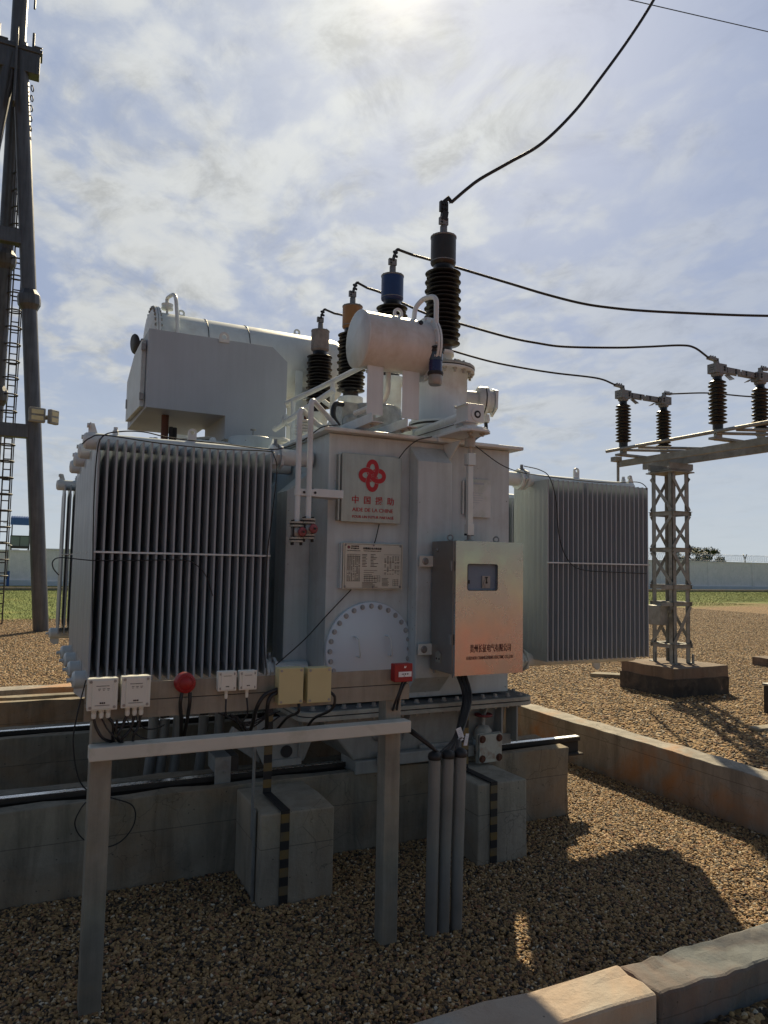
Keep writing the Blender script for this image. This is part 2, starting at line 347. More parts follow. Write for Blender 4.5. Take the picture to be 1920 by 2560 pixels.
    def bolt(s, p, d, r=.012, h=.012):
        p = Vector(p); d = Vector(d).normalized(); return s.lathe([(r*1.5, 0), (r*1.5, h*.25)], p, d, 12).lathe([(r, h*.25), (r, h)], p, d, 6, smooth=False)
    def lug(s, p, w=.06, h=.08, t=.014, along='x'):   # lifting eye plate standing on p
        p = Vector(p); a = V(1, 0, 0) if along == 'x' else V(0, 1, 0); b = V(0, 1, 0) if along == 'x' else V(1, 0, 0)
        r = w/2; ri = r*.5; c = p+V(0, 0, h-r); outer = [p-a*r]; 
        arc = [c+(a*-cos(t_)+V(0, 0, 1)*sin(t_))*r for t_ in [pi*k/10 for k in range(11)]]
        outer = [p-a*r]+arc+[p+a*r]; n = len(outer)
        inner = []
        for q in outer:
            dd = (q-c); ang = math.atan2(dd.z, dd.dot(a)); inner.append(c+(a*cos(ang)+V(0, 0, 1)*sin(ang))*ri)
        vs = [q-b*t/2 for q in outer]+[q-b*t/2 for q in inner]+[q+b*t/2 for q in outer]+[q+b*t/2 for q in inner]; fs = []
        for i in range(n):
            j = (i+1) % n
            fs += [(i, j, n+j, n+i), (2*n+j, 2*n+i, 3*n+i, 3*n+j), (j, i, 2*n+i, 2*n+j), (n+i, n+j, 3*n+j, 3*n+i)]
        return s.add(vs, fs)
    def build(s, name, m=None, parent=None, bevel=0, **tags):
        if name in SPLIT and parent is not None:
            P = list(range(len(s.v)))
            def find(a):
                while P[a] != a: P[a] = P[P[a]]; a = P[a]
                return a
            for f in s.f:
                r0 = find(f[0])
                for q in f[1:]: P[find(q)] = r0
            # weld coincident corners (end caps are added as their own faces)
            seen = {}
            for i, p in enumerate(s.v):
                k = (round(p[0], 5), round(p[1], 5), round(p[2], 5))
                if k in seen: P[find(i)] = find(seen[k])
                else: seen[k] = i
            grp = {}
            for i, f in enumerate(s.f): grp.setdefault(find(f[0]), []).append(i)
            cl = []
            for fs in grp.values():
                vs = [s.v[q] for i in fs for q in s.f[i]]; e = .0015
                cl.append([[min(c) - e for c in zip(*vs)], [max(c) + e for c in zip(*vs)], list(fs)])
            ch = True
            while ch:
                ch = False
                for i in range(len(cl)):
                    for j in range(len(cl)-1, i, -1):
                        a, b = cl[i], cl[j]
                        if all(a[0][k] <= b[1][k] and b[0][k] <= a[1][k] for k in range(3)):
                            cl[i] = [[min(x, y) for x, y in zip(a[0], b[0])], [max(x, y) for x, y in zip(a[1], b[1])], a[2]+b[2]]; cl.pop(j); ch = True
            if len(cl) > 1:
                out = None
                for c in cl:
                    q = MB(); q.mats = list(s.mats); ix = {}
                    for i in c[2]:
                        ff = []
                        for v_ in s.f[i]:
                            if v_ not in ix: ix[v_] = len(q.v); q.v.append(s.v[v_])
                            ff.append(ix[v_])
                        q.f.append(tuple(ff)); q.m.append(s.m[i]); q.sm.append(s.sm[i])
                    o = q._build(name, m, parent, bevel, **tags); out = out or o
                return out
        return s._build(name, m, parent, bevel, **tags)
    def _build(s, name, m=None, parent=None, bevel=0, **tags):
        me = bpy.data.meshes.new(name); me.from_pydata(s.v, [], s.f)
        if -1 in s.m:
            if m not in s.mats: s.mats.append(m)
            k_ = s.mats.index(m); s.m = [k_ if q < 0 else q for q in s.m]
        for q in (s.mats or [m]): me.materials.append(q)
        for i, p in enumerate(me.polygons): p.material_index = s.m[i]; p.use_smooth = s.sm[i]
        bm = bmesh.new(); bm.from_mesh(me); bmesh.ops.recalc_face_normals(bm, faces=bm.faces); bm.to_mesh(me); bm.free()
        o = bpy.data.objects.new(name, me); COL.objects.link(o)
        if parent:
            o.parent = parent
            if parent.type == 'EMPTY' or True: o.matrix_parent_inverse = Matrix.Identity(4); o.location = -world_loc(parent)
        if bevel:
            b = o.modifiers.new('bevel', 'BEVEL'); b.width = bevel; b.segments = 2; b.limit_method = 'ANGLE'; b.angle_limit = R(50); b.harden_normals = False
        tag(o, **tags); return o
def world_loc(o):
    l = Vector(o.location); p = o.parent
    while p: l = l+Vector(p.location); p = p.parent
    return l
def tag(o, label=None, cat=None, group=None, kind=None):
    if label: o['label'] = label
    if cat: o['category'] = cat
    if group: o['group'] = group
    if kind: o['kind'] = kind
def empty(name, loc, label, cat, group=None):
    o = bpy.data.objects.new(name, None); COL.objects.link(o); o.location = loc; o.empty_display_size = .1
    tag(o, label, cat, group); return o
def copy_tree(o, parent=None, off=(0, 0, 0)):
    c = o.copy(); COL.objects.link(c); c.parent = parent
    if parent is o.parent: c.location = Vector(o.location)+Vector(off)
    for ch in list(o.children): copy_tree(ch, c)
    return c
def spline(P, n=8):
    P = [Vector(p) for p in P]; out = []
    Q = [P[0]*2-P[1]]+P+[P[-1]*2-P[-2]]
    for i in range(1, len(Q)-2):
        for k in range(n):
            t = k/n; a, b, c, d = Q[i-1], Q[i], Q[i+1], Q[i+2]
            out.append(.5*((2*b)+(c-a)*t+(2*a-5*b+4*c-d)*t*t+(3*b-a-3*c+d)*t**3))
    return out+[P[-1]]
def wire(name, P, r, m, label=None, cat=None, group=None, parent=None, n=8, seg=8):
    mb = MB(); mb.mat(m); mb.tube(spline(P, n), r, seg); return mb.build(name, m, parent, label=label, cat=cat, group=group)
def text(name, s, x, y, z, width, m, parent, align='CENTER', ext=.0012, bold=0, hscale=None, rotz=0):
    """lettering lying on a face that looks to -Y; x,z = centre of the line, width = its full width"""
    cu = bpy.data.curves.new(name, 'FONT'); cu.body = s; cu.align_x = align; cu.align_y = 'CENTER'; cu.extrude = ext; cu.offset = bold; cu.resolution_u = 3
    o = bpy.data.objects.new(name, cu); COL.objects.link(o); bpy.context.view_layer.update()
    wd = max(o.dimensions.x, 1e-3); ht = max(o.dimensions.y, 1e-3)
    dg = bpy.context.evaluated_depsgraph_get(); me = bpy.data.meshes.new_from_object(o.evaluated_get(dg))
    COL.objects.unlink(o); bpy.data.objects.remove(o)
    k = width/wd; kh = k if hscale is None else hscale/ht
    me.transform(Matrix.Diagonal((k, kh, 1, 1))); me.transform(Matrix.Rotation(R(90), 4, 'X'))
    if rotz: me.transform(Matrix.Rotation(rotz, 4, 'Z'))
    me.transform(Matrix.Translation((x, y, z)))
    me.materials.clear(); me.materials.append(m)
    ob = bpy.data.objects.new(name, me); COL.objects.link(ob)
    if parent: ob.parent = parent; ob.location = -world_loc(parent)
    return ob
# ------------------------------------------------------------------ ground and pit
Z0 = .22
PX0, PX1, PY0, PY1 = -9, 4.60, 1.90, 8.75
mb = MB()
B = 900
mb.add([(-B, -B, Z0), (B, -B, Z0), (B, PY0, Z0), (-B, PY0, Z0)], [(0, 1, 2, 3)])
mb.add([(-B, PY1, Z0), (B, PY1, Z0), (B, B, Z0), (-B, B, Z0)], [(0, 1, 2, 3)])
mb.add([(-B, PY0, Z0), (PX0, PY0, Z0), (PX0, PY1, Z0), (-B, PY1, Z0)], [(0, 1, 2, 3)])
mb.add([(PX1, PY0, Z0), (B, PY0, Z0), (B, PY1, Z0), (PX1, PY1, Z0)], [(0, 1, 2, 3)])
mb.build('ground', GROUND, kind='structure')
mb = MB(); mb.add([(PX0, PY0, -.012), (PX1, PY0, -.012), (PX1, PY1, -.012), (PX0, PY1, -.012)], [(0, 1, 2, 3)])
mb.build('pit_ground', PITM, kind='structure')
def rough_box(mb, x0, x1, y0, y1, z0, z1, step=.12, amp=.006, seed=0):
    """slab whose long edges are slightly uneven: subdivided box with jitter"""
    rnd = random.Random(seed); bm = bmesh.new()
    nx = max(1, int((x1-x0)/step)); ny = max(1, int((y1-y0)/step)); nz = max(1, int((z1-z0)/step))
    nx, ny, nz = min(nx, 60), min(ny, 60), min(nz, 6); idx = {}; vs = []; fs = []
    def vid(i, j, k):
        if (i, j, k) not in idx:
            idx[(i, j, k)] = len(vs)
            vs.append((x0+(x1-x0)*i/nx+rnd.uniform(-amp, amp), y0+(y1-y0)*j/ny+rnd.uniform(-amp, amp), z0+(z1-z0)*k/nz+rnd.uniform(-amp, amp)))
        return idx[(i, j, k)]
    for i in range(nx):
        for j in range(ny):
            for k in (0, nz): fs.append((vid(i, j, k), vid(i+1, j, k), vid(i+1, j+1, k), vid(i, j+1, k)))
    for i in range(nx):
        for k in range(nz):
            for j in (0, ny): fs.append((vid(i, j, k), vid(i+1, j, k), vid(i+1, j, k+1), vid(i, j, k+1)))
    for j in range(ny):
        for k in range(nz):
            for i in (0, nx): fs.append((vid(i, j, k), vid(i, j+1, k), vid(i, j+1, k+1), vid(i, j, k+1)))
    bm.free(); mb.add(vs, fs); return mb
mb = MB(); rough_box(mb, 4.42, 4.62, 1.99, 8.45, -.1, .36, seed=1); mb.build('concrete_kerb', CONCK, bevel=.006, label='long orange-stained concrete kerb running back along the right side of the gravel pit', cat='kerb')
mb = MB(); mb.mat(CONCN); rough_box(mb, -9, 1.885, 1.80, 1.985, -.1, .362, seed=2, step=.05, amp=.007); mb.mat(CONCG); rough_box(mb, 1.893, 4.62, 1.80, 1.988, -.1, .352, seed=3, step=.05, amp=.007)
mb.build('concrete_kerb', CONCN, bevel=.012, label='pale cracked concrete kerb across the bottom right corner, nearest the viewer', cat='kerb')
mb = MB(); rough_box(mb, -9, 4.62, 8.455, 8.66, -.1, .372, seed=4); mb.build('concrete_kerb', CONCK, bevel=.006, label='rust-stained concrete kerb at the back of the pit, seen left behind the radiators', cat='kerb')
def beamslab(y0, y1, x1, label, seed):
    mb = MB()
    rough_box(mb, -9, x1, y0, y0+.085, -.1, .46, seed=seed, amp=.007, step=.08)
    rough_box(mb, -9, x1, y0+.088, y1-.10, -.1, .352, seed=seed+1, amp=.002)
    rough_box(mb, -9, x1, y1-.097, y1, -.1, .468, seed=seed+2, amp=.004)
    return mb.build('foundation_beam', CONC, bevel=.005, label=label, cat='foundation', group='concrete beams under the rails')
beamslab(4.13, 4.50, 3.49, 'nearer grey concrete foundation beam carrying a rail under the transformer', 5)
beamslab(5.76, 6.12, 3.62, 'farther grey concrete foundation beam with a sunlit top behind the instrument rack', 8)
beamslab(7.2, 7.5, 3.62, 'third concrete foundation beam, farthest under the transformer', 12)
def rail(yc, x1, label):
    t = MB(); t.mat(RAILS); z = .358
    t.box(-9, x1, yc-.057, yc+.057, z, z+.012); t.box(-9, x1-.01, yc-.008, yc+.008, z+.012, z+.095)
    t.mat(RAILS).box(-9, x1-.01, yc-.032, yc+.032, z+.095, z+.122)
    o = t.build('steel_rail', RAILS, bevel=.004, label=label, cat='rail', group='rails on the foundation beams')
    q = MB(); q.box(-9, x1-.012, yc-.022, yc+.022, z+.123, z+.1255); q.build('rail_head', RAILT, o)
    return o
rail(4.30, 3.73, 'nearer dark steel rail with a worn shiny top, its end sticking out at the right')
rail(5.93, 3.78, 'farther dark steel rail with a worn shiny top behind the rack')
def block(x0, x1, strips, label, seed):
    o = rough_box(MB(), x0, x1, 3.64, 4.115, -.1, .445, amp=.004, seed=seed, step=.2).build('concrete_block', CONCB, bevel=.008, label=label, cat='concrete block', group='concrete blocks in front of the foundation beam')
    for (xa, wd, za) in strips:
        q = MB(); q.box(xa, xa+wd, 3.628, 3.636, .0, .452); q.box(xa, xa+wd, 3.628, 3.95, .453, .460); q.box(xa, xa+wd, 3.942, 3.95, .461, za)
        q.build('earthing_strip', BANDS, o)
    return o
b1 = block(1.136, 1.53, [(1.235, .045, .98)], 'concrete block with yellow and black banded strip, below the left yellow junction box', 21)
q = MB(); q.box(1.118, 1.126, 3.70, 3.73, .0, .455); q.box(1.118, 1.126, 3.735, 3.765, .30, .98); q.build('earthing_strip', LATT, b1)
b2 = block(2.42, 2.765, [(2.50, .045, .90)], 'concrete block with banded strip at the right, behind the three conduits', 24)
# ------------------------------------------------------------------ gravel (geometry-node scatter of real pebbles)
def scatter(name, quads, dens, rmin, rmax, material, kind_, label, near=None, seed=0, blade=False):
    mb = MB()
    for (x0, x1, y0, y1, z) in quads: mb.add([(x0, y0, z), (x1, y0, z), (x1, y1, z), (x0, y1, z)], [(0, 1, 2, 3)])
    o = mb.build(name, material, kind='stuff', label=label, cat=kind_)
    ng = bpy.data.node_groups.new(name, 'GeometryNodeTree'); ng.is_modifier = True
    ng.interface.new_socket('Geometry', in_out='INPUT', socket_type='NodeSocketGeometry'); ng.interface.new_socket('Geometry', in_out='OUTPUT', socket_type='NodeSocketGeometry')
    N = ng.nodes; L = ng.links; gi = N.new('NodeGroupInput'); go = N.new('NodeGroupOutput')
    dp = N.new('GeometryNodeDistributePointsOnFaces'); L.new(gi.outputs[0], dp.inputs['Mesh']); dp.inputs['Seed'].default_value = seed
    if near:
        pos = N.new('GeometryNodeInputPosition'); ln = N.new('ShaderNodeVectorMath'); ln.operation = 'LENGTH'; L.new(pos.outputs[0], ln.inputs[0])
        mr = N.new('ShaderNodeMapRange'); L.new(ln.outputs['Value'], mr.inputs[0])
        mr.inputs[1].default_value = near[0]; mr.inputs[2].default_value = near[1]; mr.inputs[3].default_value = dens; mr.inputs[4].default_value = near[2]
        L.new(mr.outputs[0], dp.inputs['Density'])
    else: dp.inputs['Density'].default_value = dens
    jn = N.new('GeometryNodeJoinGeometry')
    for k in range(3 if not blade else 1):
        if blade:
            gr = N.new('GeometryNodeMeshCone'); gr.inputs['Vertices'].default_value = 3; gr.inputs['Radius Bottom'].default_value = .28; gr.inputs['Depth'].default_value = 1.0
            src = gr.outputs['Mesh']
        else:
            ic = N.new('GeometryNodeMeshIcoSphere'); ic.inputs['Subdivisions'].default_value = 2; ic.inputs['Radius'].default_value = 1
            sp = N.new('GeometryNodeSetPosition'); nz = N.new('ShaderNodeTexNoise'); nz.inputs['Scale'].default_value = .9; nz.noise_dimensions = '4D'; nz.inputs['W'].default_value = k*7.3
            sub = N.new('ShaderNodeVectorMath'); sub.operation = 'SUBTRACT'; L.new(nz.outputs['Color'], sub.inputs[0]); sub.inputs[1].default_value = (.5, .5, .5)
            scl = N.new('ShaderNodeVectorMath'); scl.operation = 'SCALE'; L.new(sub.outputs[0], scl.inputs[0]); scl.inputs['Scale'].default_value = 1.5
            L.new(ic.outputs[0], sp.inputs[0]); L.new(scl.outputs[0], sp.inputs['Offset'])
            ss = N.new('GeometryNodeSetShadeSmooth'); L.new(sp.outputs[0], ss.inputs[0]); src = ss.outputs[0]
        sm = N.new('GeometryNodeSetMaterial'); L.new(src, sm.inputs[0]); sm.inputs['Material'].default_value = material
        gt = N.new('GeometryNodeGeometryToInstance'); L.new(sm.outputs[0], gt.inputs[0]); L.new(gt.outputs[0], jn.inputs[0])
    io = N.new('GeometryNodeInstanceOnPoints'); L.new(dp.outputs['Points'], io.inputs['Points']); L.new(jn.outputs[0], io.inputs['Instance'])
    io.inputs['Pick Instance'].default_value = True
    rr = N.new('FunctionNodeRandomValue'); rr.data_type = 'FLOAT_VECTOR'
    if blade: rr.inputs[0].default_value = (-.35, -.35, 0); rr.inputs[1].default_value = (.35, .35, 6.28)
    else: rr.inputs[0].default_value = (-.5, -.5, 0); rr.inputs[1].default_value = (.5, .5, 6.28)
    L.new(rr.outputs[0], io.inputs['Rotation'])
    rs = N.new('FunctionNodeRandomValue'); rs.data_type = 'FLOAT_VECTOR'; rs.inputs['Seed'].default_value = 5
    if blade: rs.inputs[0].default_value = (rmin*.5, rmin*.5, rmin); rs.inputs[1].default_value = (rmax*.5, rmax*.5, rmax)
    else: rs.inputs[0].default_value = (rmin, rmin*.8, rmin*.6); rs.inputs[1].default_value = (rmax, rmax*.85, rmax*.7)
    L.new(rs.outputs[0], io.inputs['Scale'])
    out = io.outputs[0]
    L.new(out, go.inputs[0]); md = o.modifiers.new('scatter', 'NODES'); md.node_group = ng; return o
scatter('gravel', [(-1.6, 1.13, 2.0, 4.12, .0), (1.13, 2.79, 2.0, 3.63, .0), (2.79, 3.49, 2.0, 4.12, .0), (3.50, 4.41, 2.0, 8.4, .0), (1.53, 2.42, 3.63, 4.12, .0)], 8800, .0040, .0130, PEB, 'gravel', 'rounded tan pebbles filling the pit around the transformer', seed=1)
scatter('gravel', [(-2, 3.5, 6.14, 8.4, .0)], 1500, .012, .022, PEB, 'gravel', 'pebbles in the back of the pit behind the foundation beams', seed=4)
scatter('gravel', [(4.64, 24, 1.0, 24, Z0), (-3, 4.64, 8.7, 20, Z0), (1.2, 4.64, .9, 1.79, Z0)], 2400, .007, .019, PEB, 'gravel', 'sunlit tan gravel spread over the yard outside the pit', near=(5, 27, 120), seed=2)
scatter('grass', [(-8, 14, 19, 43.5, Z0), (14, 30, 22.5, 43, Z0), (30, 60, 25, 42, Z0)], 110, .02, .06, GRASSM, 'grass', 'short green grass growing in front of the boundary wall', seed=3, blade=True)

# ------------------------------------------------------------------ transformer
TF = empty('power_transformer', (2.3, 5.8, .51), 'large grey-white oil-filled power transformer with finned radiators standing on rails in the pit', 'transformer')
XL, XR, YF, YB = 1.65, 2.985, 4.145, 7.75
t = MB(); t.box(XL, XR, YF, YB, .87, 2.50)
t.build('tank', PAINT, TF, bevel=.004)
def stiff_front(x0, x1, y0, z0, z1, sl=.11):   # hollow stiffener on the front wall, sloped top and bottom
    return MB().prism([(x0, YF-.001, z0), (x0, y0, z0+sl), (x0, y0, z1-sl), (x0, YF-.001, z1)], (x1-x0, 0, 0))
stiff_front(2.205, 2.455, 4.025, .90, 2.47).build('wall_stiffener', PAINT, TF, bevel=.008)
for y in (4.44, 5.15, 5.86, 6.57, 7.28):
    s_ = MB().prism([(XL+.001, y, 1.0), (XL-.16, y, 1.08), (XL-.16, y, 2.16), (XL+.001, y, 2.30)], (0, .22, 0)); s_.build('wall_stiffener', PAINT, TF, bevel=.006)
for y in (4.44, 5.15, 5.86, 6.57, 7.28):
    MB().prism([(XR-.001, y, 1.0), (XR+.14, y, 1.08), (XR+.14, y, 2.16), (XR-.001, y, 2.30)], (0, .22, 0)).build('wall_stiffener', PAINT, TF, bevel=.006)
t = MB(); t.box(1.59, 3.055, 4.075, YB+.07, 2.503, 2.527)
t.build('tank_cover', PAINTW, TF, bevel=.006)
# base flange, bolts, lower hull
def rrect(x0, x1, y0, y1, r, z):
    pts = []
    for cx, cy, a in ((x1-r, y1-r, 0), (x0+r, y1-r, pi/2), (x0+r, y0+r, pi), (x1-r, y0+r, 3*pi/2)):
        pts += [(cx+r*cos(a+pi/2*k/5), cy+r*sin(a+pi/2*k/5), z) for k in range(6)]
    return pts
t = MB(); t.mat(FLANGE)
t.prism(rrect(1.47, 3.125, 4.02, 7.9, .09, .795), (0, 0, .024)); t.mat(BLACK).prism(rrect(1.475, 3.12, 4.026, 7.89, .09, .820), (0, 0, .005))
t.mat(FLANGE).prism(rrect(1.47, 3.125, 4.02, 7.9, .09, .826), (0, 0, .022))
t.mat(DARKT).prism(rrect(1.49, 3.10, 4.04, 7.88, .08, .849), (0, 0, .002))
fl = t.build('base_flange', FLANGE, TF, bevel=.002)
t = MB(); x = 1.56
while x < 3.1:
    t.bolt((x, 4.075, .851), (0, 0, 1), .013, .022); t.bolt((x, 4.075, .795), (0, 0, -1), .011, .02); x += .098
y = 4.2
while y < 6: t.bolt((3.07, y, .851), (0, 0, 1), .013, .022); y += .12
t.build('flange_bolt', STEEL, fl)
t = MB(); t.hexa([(1.86, 4.15, .52), (2.93, 4.15, .52), (2.93, 7.6, .52), (1.86, 7.6, .52), (1.62, 4.11, .795), (2.95, 4.11, .795), (2.95, 7.7, .795), (1.62, 7.7, .795)])
SHADEDUSTP = mat('shaded_dusty_paint', (.33, .335, .32), .55, var=.15, vs=4, streak=.2, dirt=(.20, .17, .13), dirtamt=.5, ds=4)  # darker copy of the tank paint: underbody shade and dust put into the colour
hull = t.build('lower_tank', SHADEDUSTP, TF, bevel=.012)
t = MB(); t.box(1.86, 2.08, 4.12, 4.35, .44, .52); t.box(2.0, 2.67, 4.06, 4.12, .49, .56); t.box(2.3, 2.85, 4.12, 4.4, .515, .58)
t.build('base_skid', SHADEDUSTP, TF, bevel=.006)
t = MB()
for x in (2.02, 2.18, 2.60, 2.74): t.prism([(x, 4.145, .795), (x, 4.03, .795), (x, 4.145, .60)], (.012, 0, 0))
for x in (2.86, 2.98): t.box(x, x+.012, 4.04, 4.16, .56, .795)
t.box(2.70, 2.98, 4.10, 4.13, .535, .60)
t.build('gusset', SHADEDUSTP, TF, bevel=.001)
t = MB(); t.lathe([(.032, 0), (.032, .01), (.022, .012), (.022, .03), (.013, .032), (.013, .05)], (2.005, 4.128, .66), (0, -1, .2), 16); t.build('drain_plug', STEEL, TF)
t = MB(); t.lathe([(.03, 0), (.034, .02), (.034, .05), (.012, .052), (.012, .09)], (2.14, 4.12, .60), (-1, -.3, 0), 14); t.build('earth_stud', FLANGE, TF)
# wheel trucks at left
t = MB(); t.mat(SHADEDUSTP); t.prism([(1.33, 4.26, .52), (1.58, 4.26, .52), (1.70, 4.26, .79), (1.20, 4.26, .79)], (0, .014, 0))
for x in (1.36, 1.54): t.prism([(x, 4.18, .80), (x, 4.26, .80), (x, 4.26, .53)], (.01, 0, 0))
t.box(1.34, 1.56, 4.24, 4.256, .505, .545)
t.mat(BLKB).cyl((1.47, 4.252, .585), (1.47, 4.259, .585), .036, 18)
t.build('wheel_truck', PAINT, TF, bevel=.002)
t = MB(); t.mat(SHADEDUSTP).prism([(1.12, 4.30, .66), (1.15, 4.30, .64), (1.32, 4.30, .52), (1.32, 4.30, .62), (1.16, 4.30, .74)], (0, .05, 0)); t.build('jacking_bracket', PAINT, TF, bevel=.003)
t = MB(); t.mat(STEEL).box(1.035, 1.125, 4.22, 4.38, .515, .60); t.mat(STEEL).box(1.035, 1.125, 4.212, 4.218, .44, .60); t.mat(RAILS).box(1.127, 1.17, 4.22, 4.38, .515, .60)
t.mat(STEEL); t.bolt((1.10, 4.212, .575), (0, -1, 0), .009, .008); t.bolt((1.09, 4.212, .515), (0, -1, 0), .009, .008)
t.build('rail_clamp', STEEL, label='short steel channel clamp bolted over the nearer rail, left of the transformer', cat='rail clamp')

# ---- radiators
NF, FP, FD = 22, .0457, .405
def fin_section(nflute=7, n=28, th=.0042, depth=FD):
    a = [];
    for i in range(n+1):
        u = i/n; y = depth*u
        if u < .035 or u > .965: h = .0050
        else: h = th+.0062*(.5-.5*cos(2*pi*nflute*(u-.035)/.93))
        a.append((y, h))
    return a
def radiator(xs, y0, z0, z1, side, brace=True, label=None):
    """side -1: bank left of the tank (headers run from the right end), +1: right bank"""
    t = MB(); sec = fin_section()
    n = len(sec)
    for k in range(NF):
        x = xs+k*FP; vs = []; rows = [(z0, 0, .55), (z0+.05, 0, .55), (z0+.085, 0, 1), (z1-.085, 0, 1), (z1-.05, 0, .55), (z1, 0, .55)]
        ring = [(-h, y) for y, h in sec]+[(h, y) for y, h in reversed(sec)]
        for zz_, ins, kf in rows:
            for (h, y) in ring:
                if abs(abs(h)-.0050) < 1e-5: hh = h
                elif kf < 1: hh = math.copysign(.0042, h)
                else: hh = h
                vs.append((x+hh, y0+y, zz_))
        m_ = len(ring); fs = []
        for i in range(len(rows)-1):
            for j in range(m_): a = i*m_+j; b = i*m_+(j+1) % m_; fs.append((a, b, b+m_, a+m_))
        fs += [tuple(range(m_-1, -1, -1)), tuple(range((len(rows)-1)*m_, len(rows)*m_))]
        t.add(vs, fs, False)
    o = t.build('radiator', FINP, TF, label=label)
    yc = y0+FD*.5; x1 = xs+(NF-1)*FP
    a, b = (xs-.055, x1+.05) if side < 0 else (xs-.05, x1+.03)
    for zc, nm in ((z1-.0, 'top_header_pipe'), (z0+.0, 'bottom_header_pipe')):
        zc = zc+(.012 if nm[0] == 't' else -.008)
        h = MB(); h.cyl((a, yc, zc), (b, yc, zc), .047, 22)
        if side < 0: h.lathe([(.047, 0), (.036, .012), (.0, .016)], (a, yc, zc), (-1, 0, 0), 22)
        else: h.lathe([(.047, 0), (.036, .012), (.0, .016)], (b, yc, zc), (1, 0, 0), 22)
        if nm[0] == 't':
            h.lug(((xs+x1)/2+side*-.05, yc, zc+.04), .05, .085)
            e = xs+.10 if side < 0 else x1-.05
            h.lathe([(.017, 0), (.017, .03), (.012, .03), (.012, .05)], (e, yc, zc+.04), (0, 0, 1), 10)
            e2 = a+.01 if side < 0 else b-.03
            h.prism([(e2, yc-.01, zc+.04), (e2+.05, yc-.01, zc+.04), (e2+.03, yc-.01, zc+.10), (e2, yc-.01, zc+.10)], (0, .01, 0))
            h.bolt((e2+.012, yc-.012, zc+.085), (-1, 0, 0), .014, .02)
        else:
            e2 = a if side < 0 else b-.4
            h.prism([(e2, yc-.006, zc-.03), (e2+.07, yc-.006, zc-.03), (e2+.07, yc-.006, zc-.09), (e2+.035, yc-.006, zc-.10), (e2, yc-.006, zc-.07)], (0, .012, 0))
            h.bolt((e2-.01, yc-.02, zc+.0), (-1, 0, 0), .012, .03)
        h.build(nm, PAINTW, o)
    v = MB()
    for zc in (z1+.012, z0-.008):
        p = x1+.055 if side < 0 else xs-.055; q = XL-.02 if side < 0 else XR+.02; sg = 1 if side < 0 else -1
        v.mat(PAINTW)
        for d in (0, .022, .052): v.lathe([(.078, 0), (.078, .017)], (p+sg*d if sg > 0 else p-d-.017, yc, zc), (1, 0, 0), 4 if d == .022 else 8, smooth=False)
        v.mat(PAINTW).cyl((p, yc, zc), (q, yc, zc), .052, 20)
        v.mat(STEEL).lathe([(.022, 0), (.022, .03), (.012, .03), (.012, .06)], (p+sg*.03, yc, zc+.05), (0, 0, 1), 10)
    v.build('shutoff_valve', PAINTW, o)
    br = MB()
    br.beam((xs-.01, y0-.006, 1.742), (x1+.01, y0-.006, 1.742), .010, .010); br.beam((xs-.01, y0+FD+.006, 1.742), (x1+.01, y0+FD+.006, 1.742), .010, .010)
    br.build('fin_tie_bar', PAINTW, o)
    return o
rl = radiator(.346, 4.20, 1.052, 2.352, -1); rr_ = radiator(3.366, 4.20, 1.042, 2.338, 1)
for k in range(1, 4): copy_tree(rl, TF, (0, k*.437, 0))
copy_tree(rl, TF, (-.03, 2.80, 0)); copy_tree(rr_, TF, (0, 1.31, 0)); copy_tree(rr_, TF, (0, 2.80, 0))  # first right-bank copy is an unseen radiator added to shade the tank wall
# ---- plates on the front wall
pl = MB(); pl.mat(PLATE).box(1.722, 2.128, 4.105, 4.116, 1.960, 2.380); pl.box(1.70, 1.712, 4.108, 4.143, 1.965, 2.372)
pl.box(1.72, 1.73, 4.116, 4.144, 1.965, 2.375); pl.box(2.118, 2.127, 4.116, 4.144, 1.965, 2.375)
sign = pl.build('aid_sign_plate', PLATE, TF, bevel=.002, label='brushed metal plate with a red knot emblem and red lettering')
# emblem: one red ribbon looping four times round the middle
def knot(cx, cz, rad, y0):
    a_, b_, hw, n = .425, .575, .165, 240; red = MB(); sil = MB(); red.mat(REDP); sil.mat(PLATE)
    def P(t): return Vector((a_*cos(t)+b_*cos(3*t), a_*sin(t)-b_*sin(3*t)))
    for mb_, wd, dy in ((sil, hw+.018, 0), (red, hw, -.00035)):
        vs = []
        for i in range(n+1):
            t_ = 2*pi*i/n + pi/4*0; p = P(t_); d = (P(t_+.01)-P(t_-.01)).normalized(); nn = Vector((-d.y, d.x))
            ph = ((t_*2/pi+.5) % 1.0); yy = y0-.0004-.0016*ph+dy
            for sg in (-1, 1):
                q = (p+nn*wd*sg)*rad; q = Vector((q.x*.98, q.y*1.06)); vs.append((cx+q.x, yy, cz+q.y))
        mb_.add(vs, [(2*i, 2*i+1, 2*i+3, 2*i+2) for i in range(n) if True])
    return sil, red
sil, red_ = knot(1.925, 2.252, .082, 4.1045)
sil.build('emblem_outline', PLATE, sign); red_.build('emblem', REDP, sign)
text('lettering', '中  国  援  助', 1.934, 4.1035, 2.094, .285, REDP, sign, bold=.008)
text('lettering', 'AIDE DE LA CHINE', 1.934, 4.1035, 2.036, .278, REDP, sign)
text('lettering', 'POUR UN FUTUR PARTAGÉ', 1.936, 4.1035, 1.993, .282, REDP, sign, bold=.004)
pl = MB(); pl.mat(NAMEP).box(1.742, 2.148, 4.105, 4.114, 1.553, 1.832); pl.mat(PAINT).box(1.728, 1.738, 4.108, 4.144, 1.556, 1.83)
pl.mat(PAINT).box(1.745, 1.755, 4.114, 4.144, 1.556, 1.83)
pl.mat(STEEL)
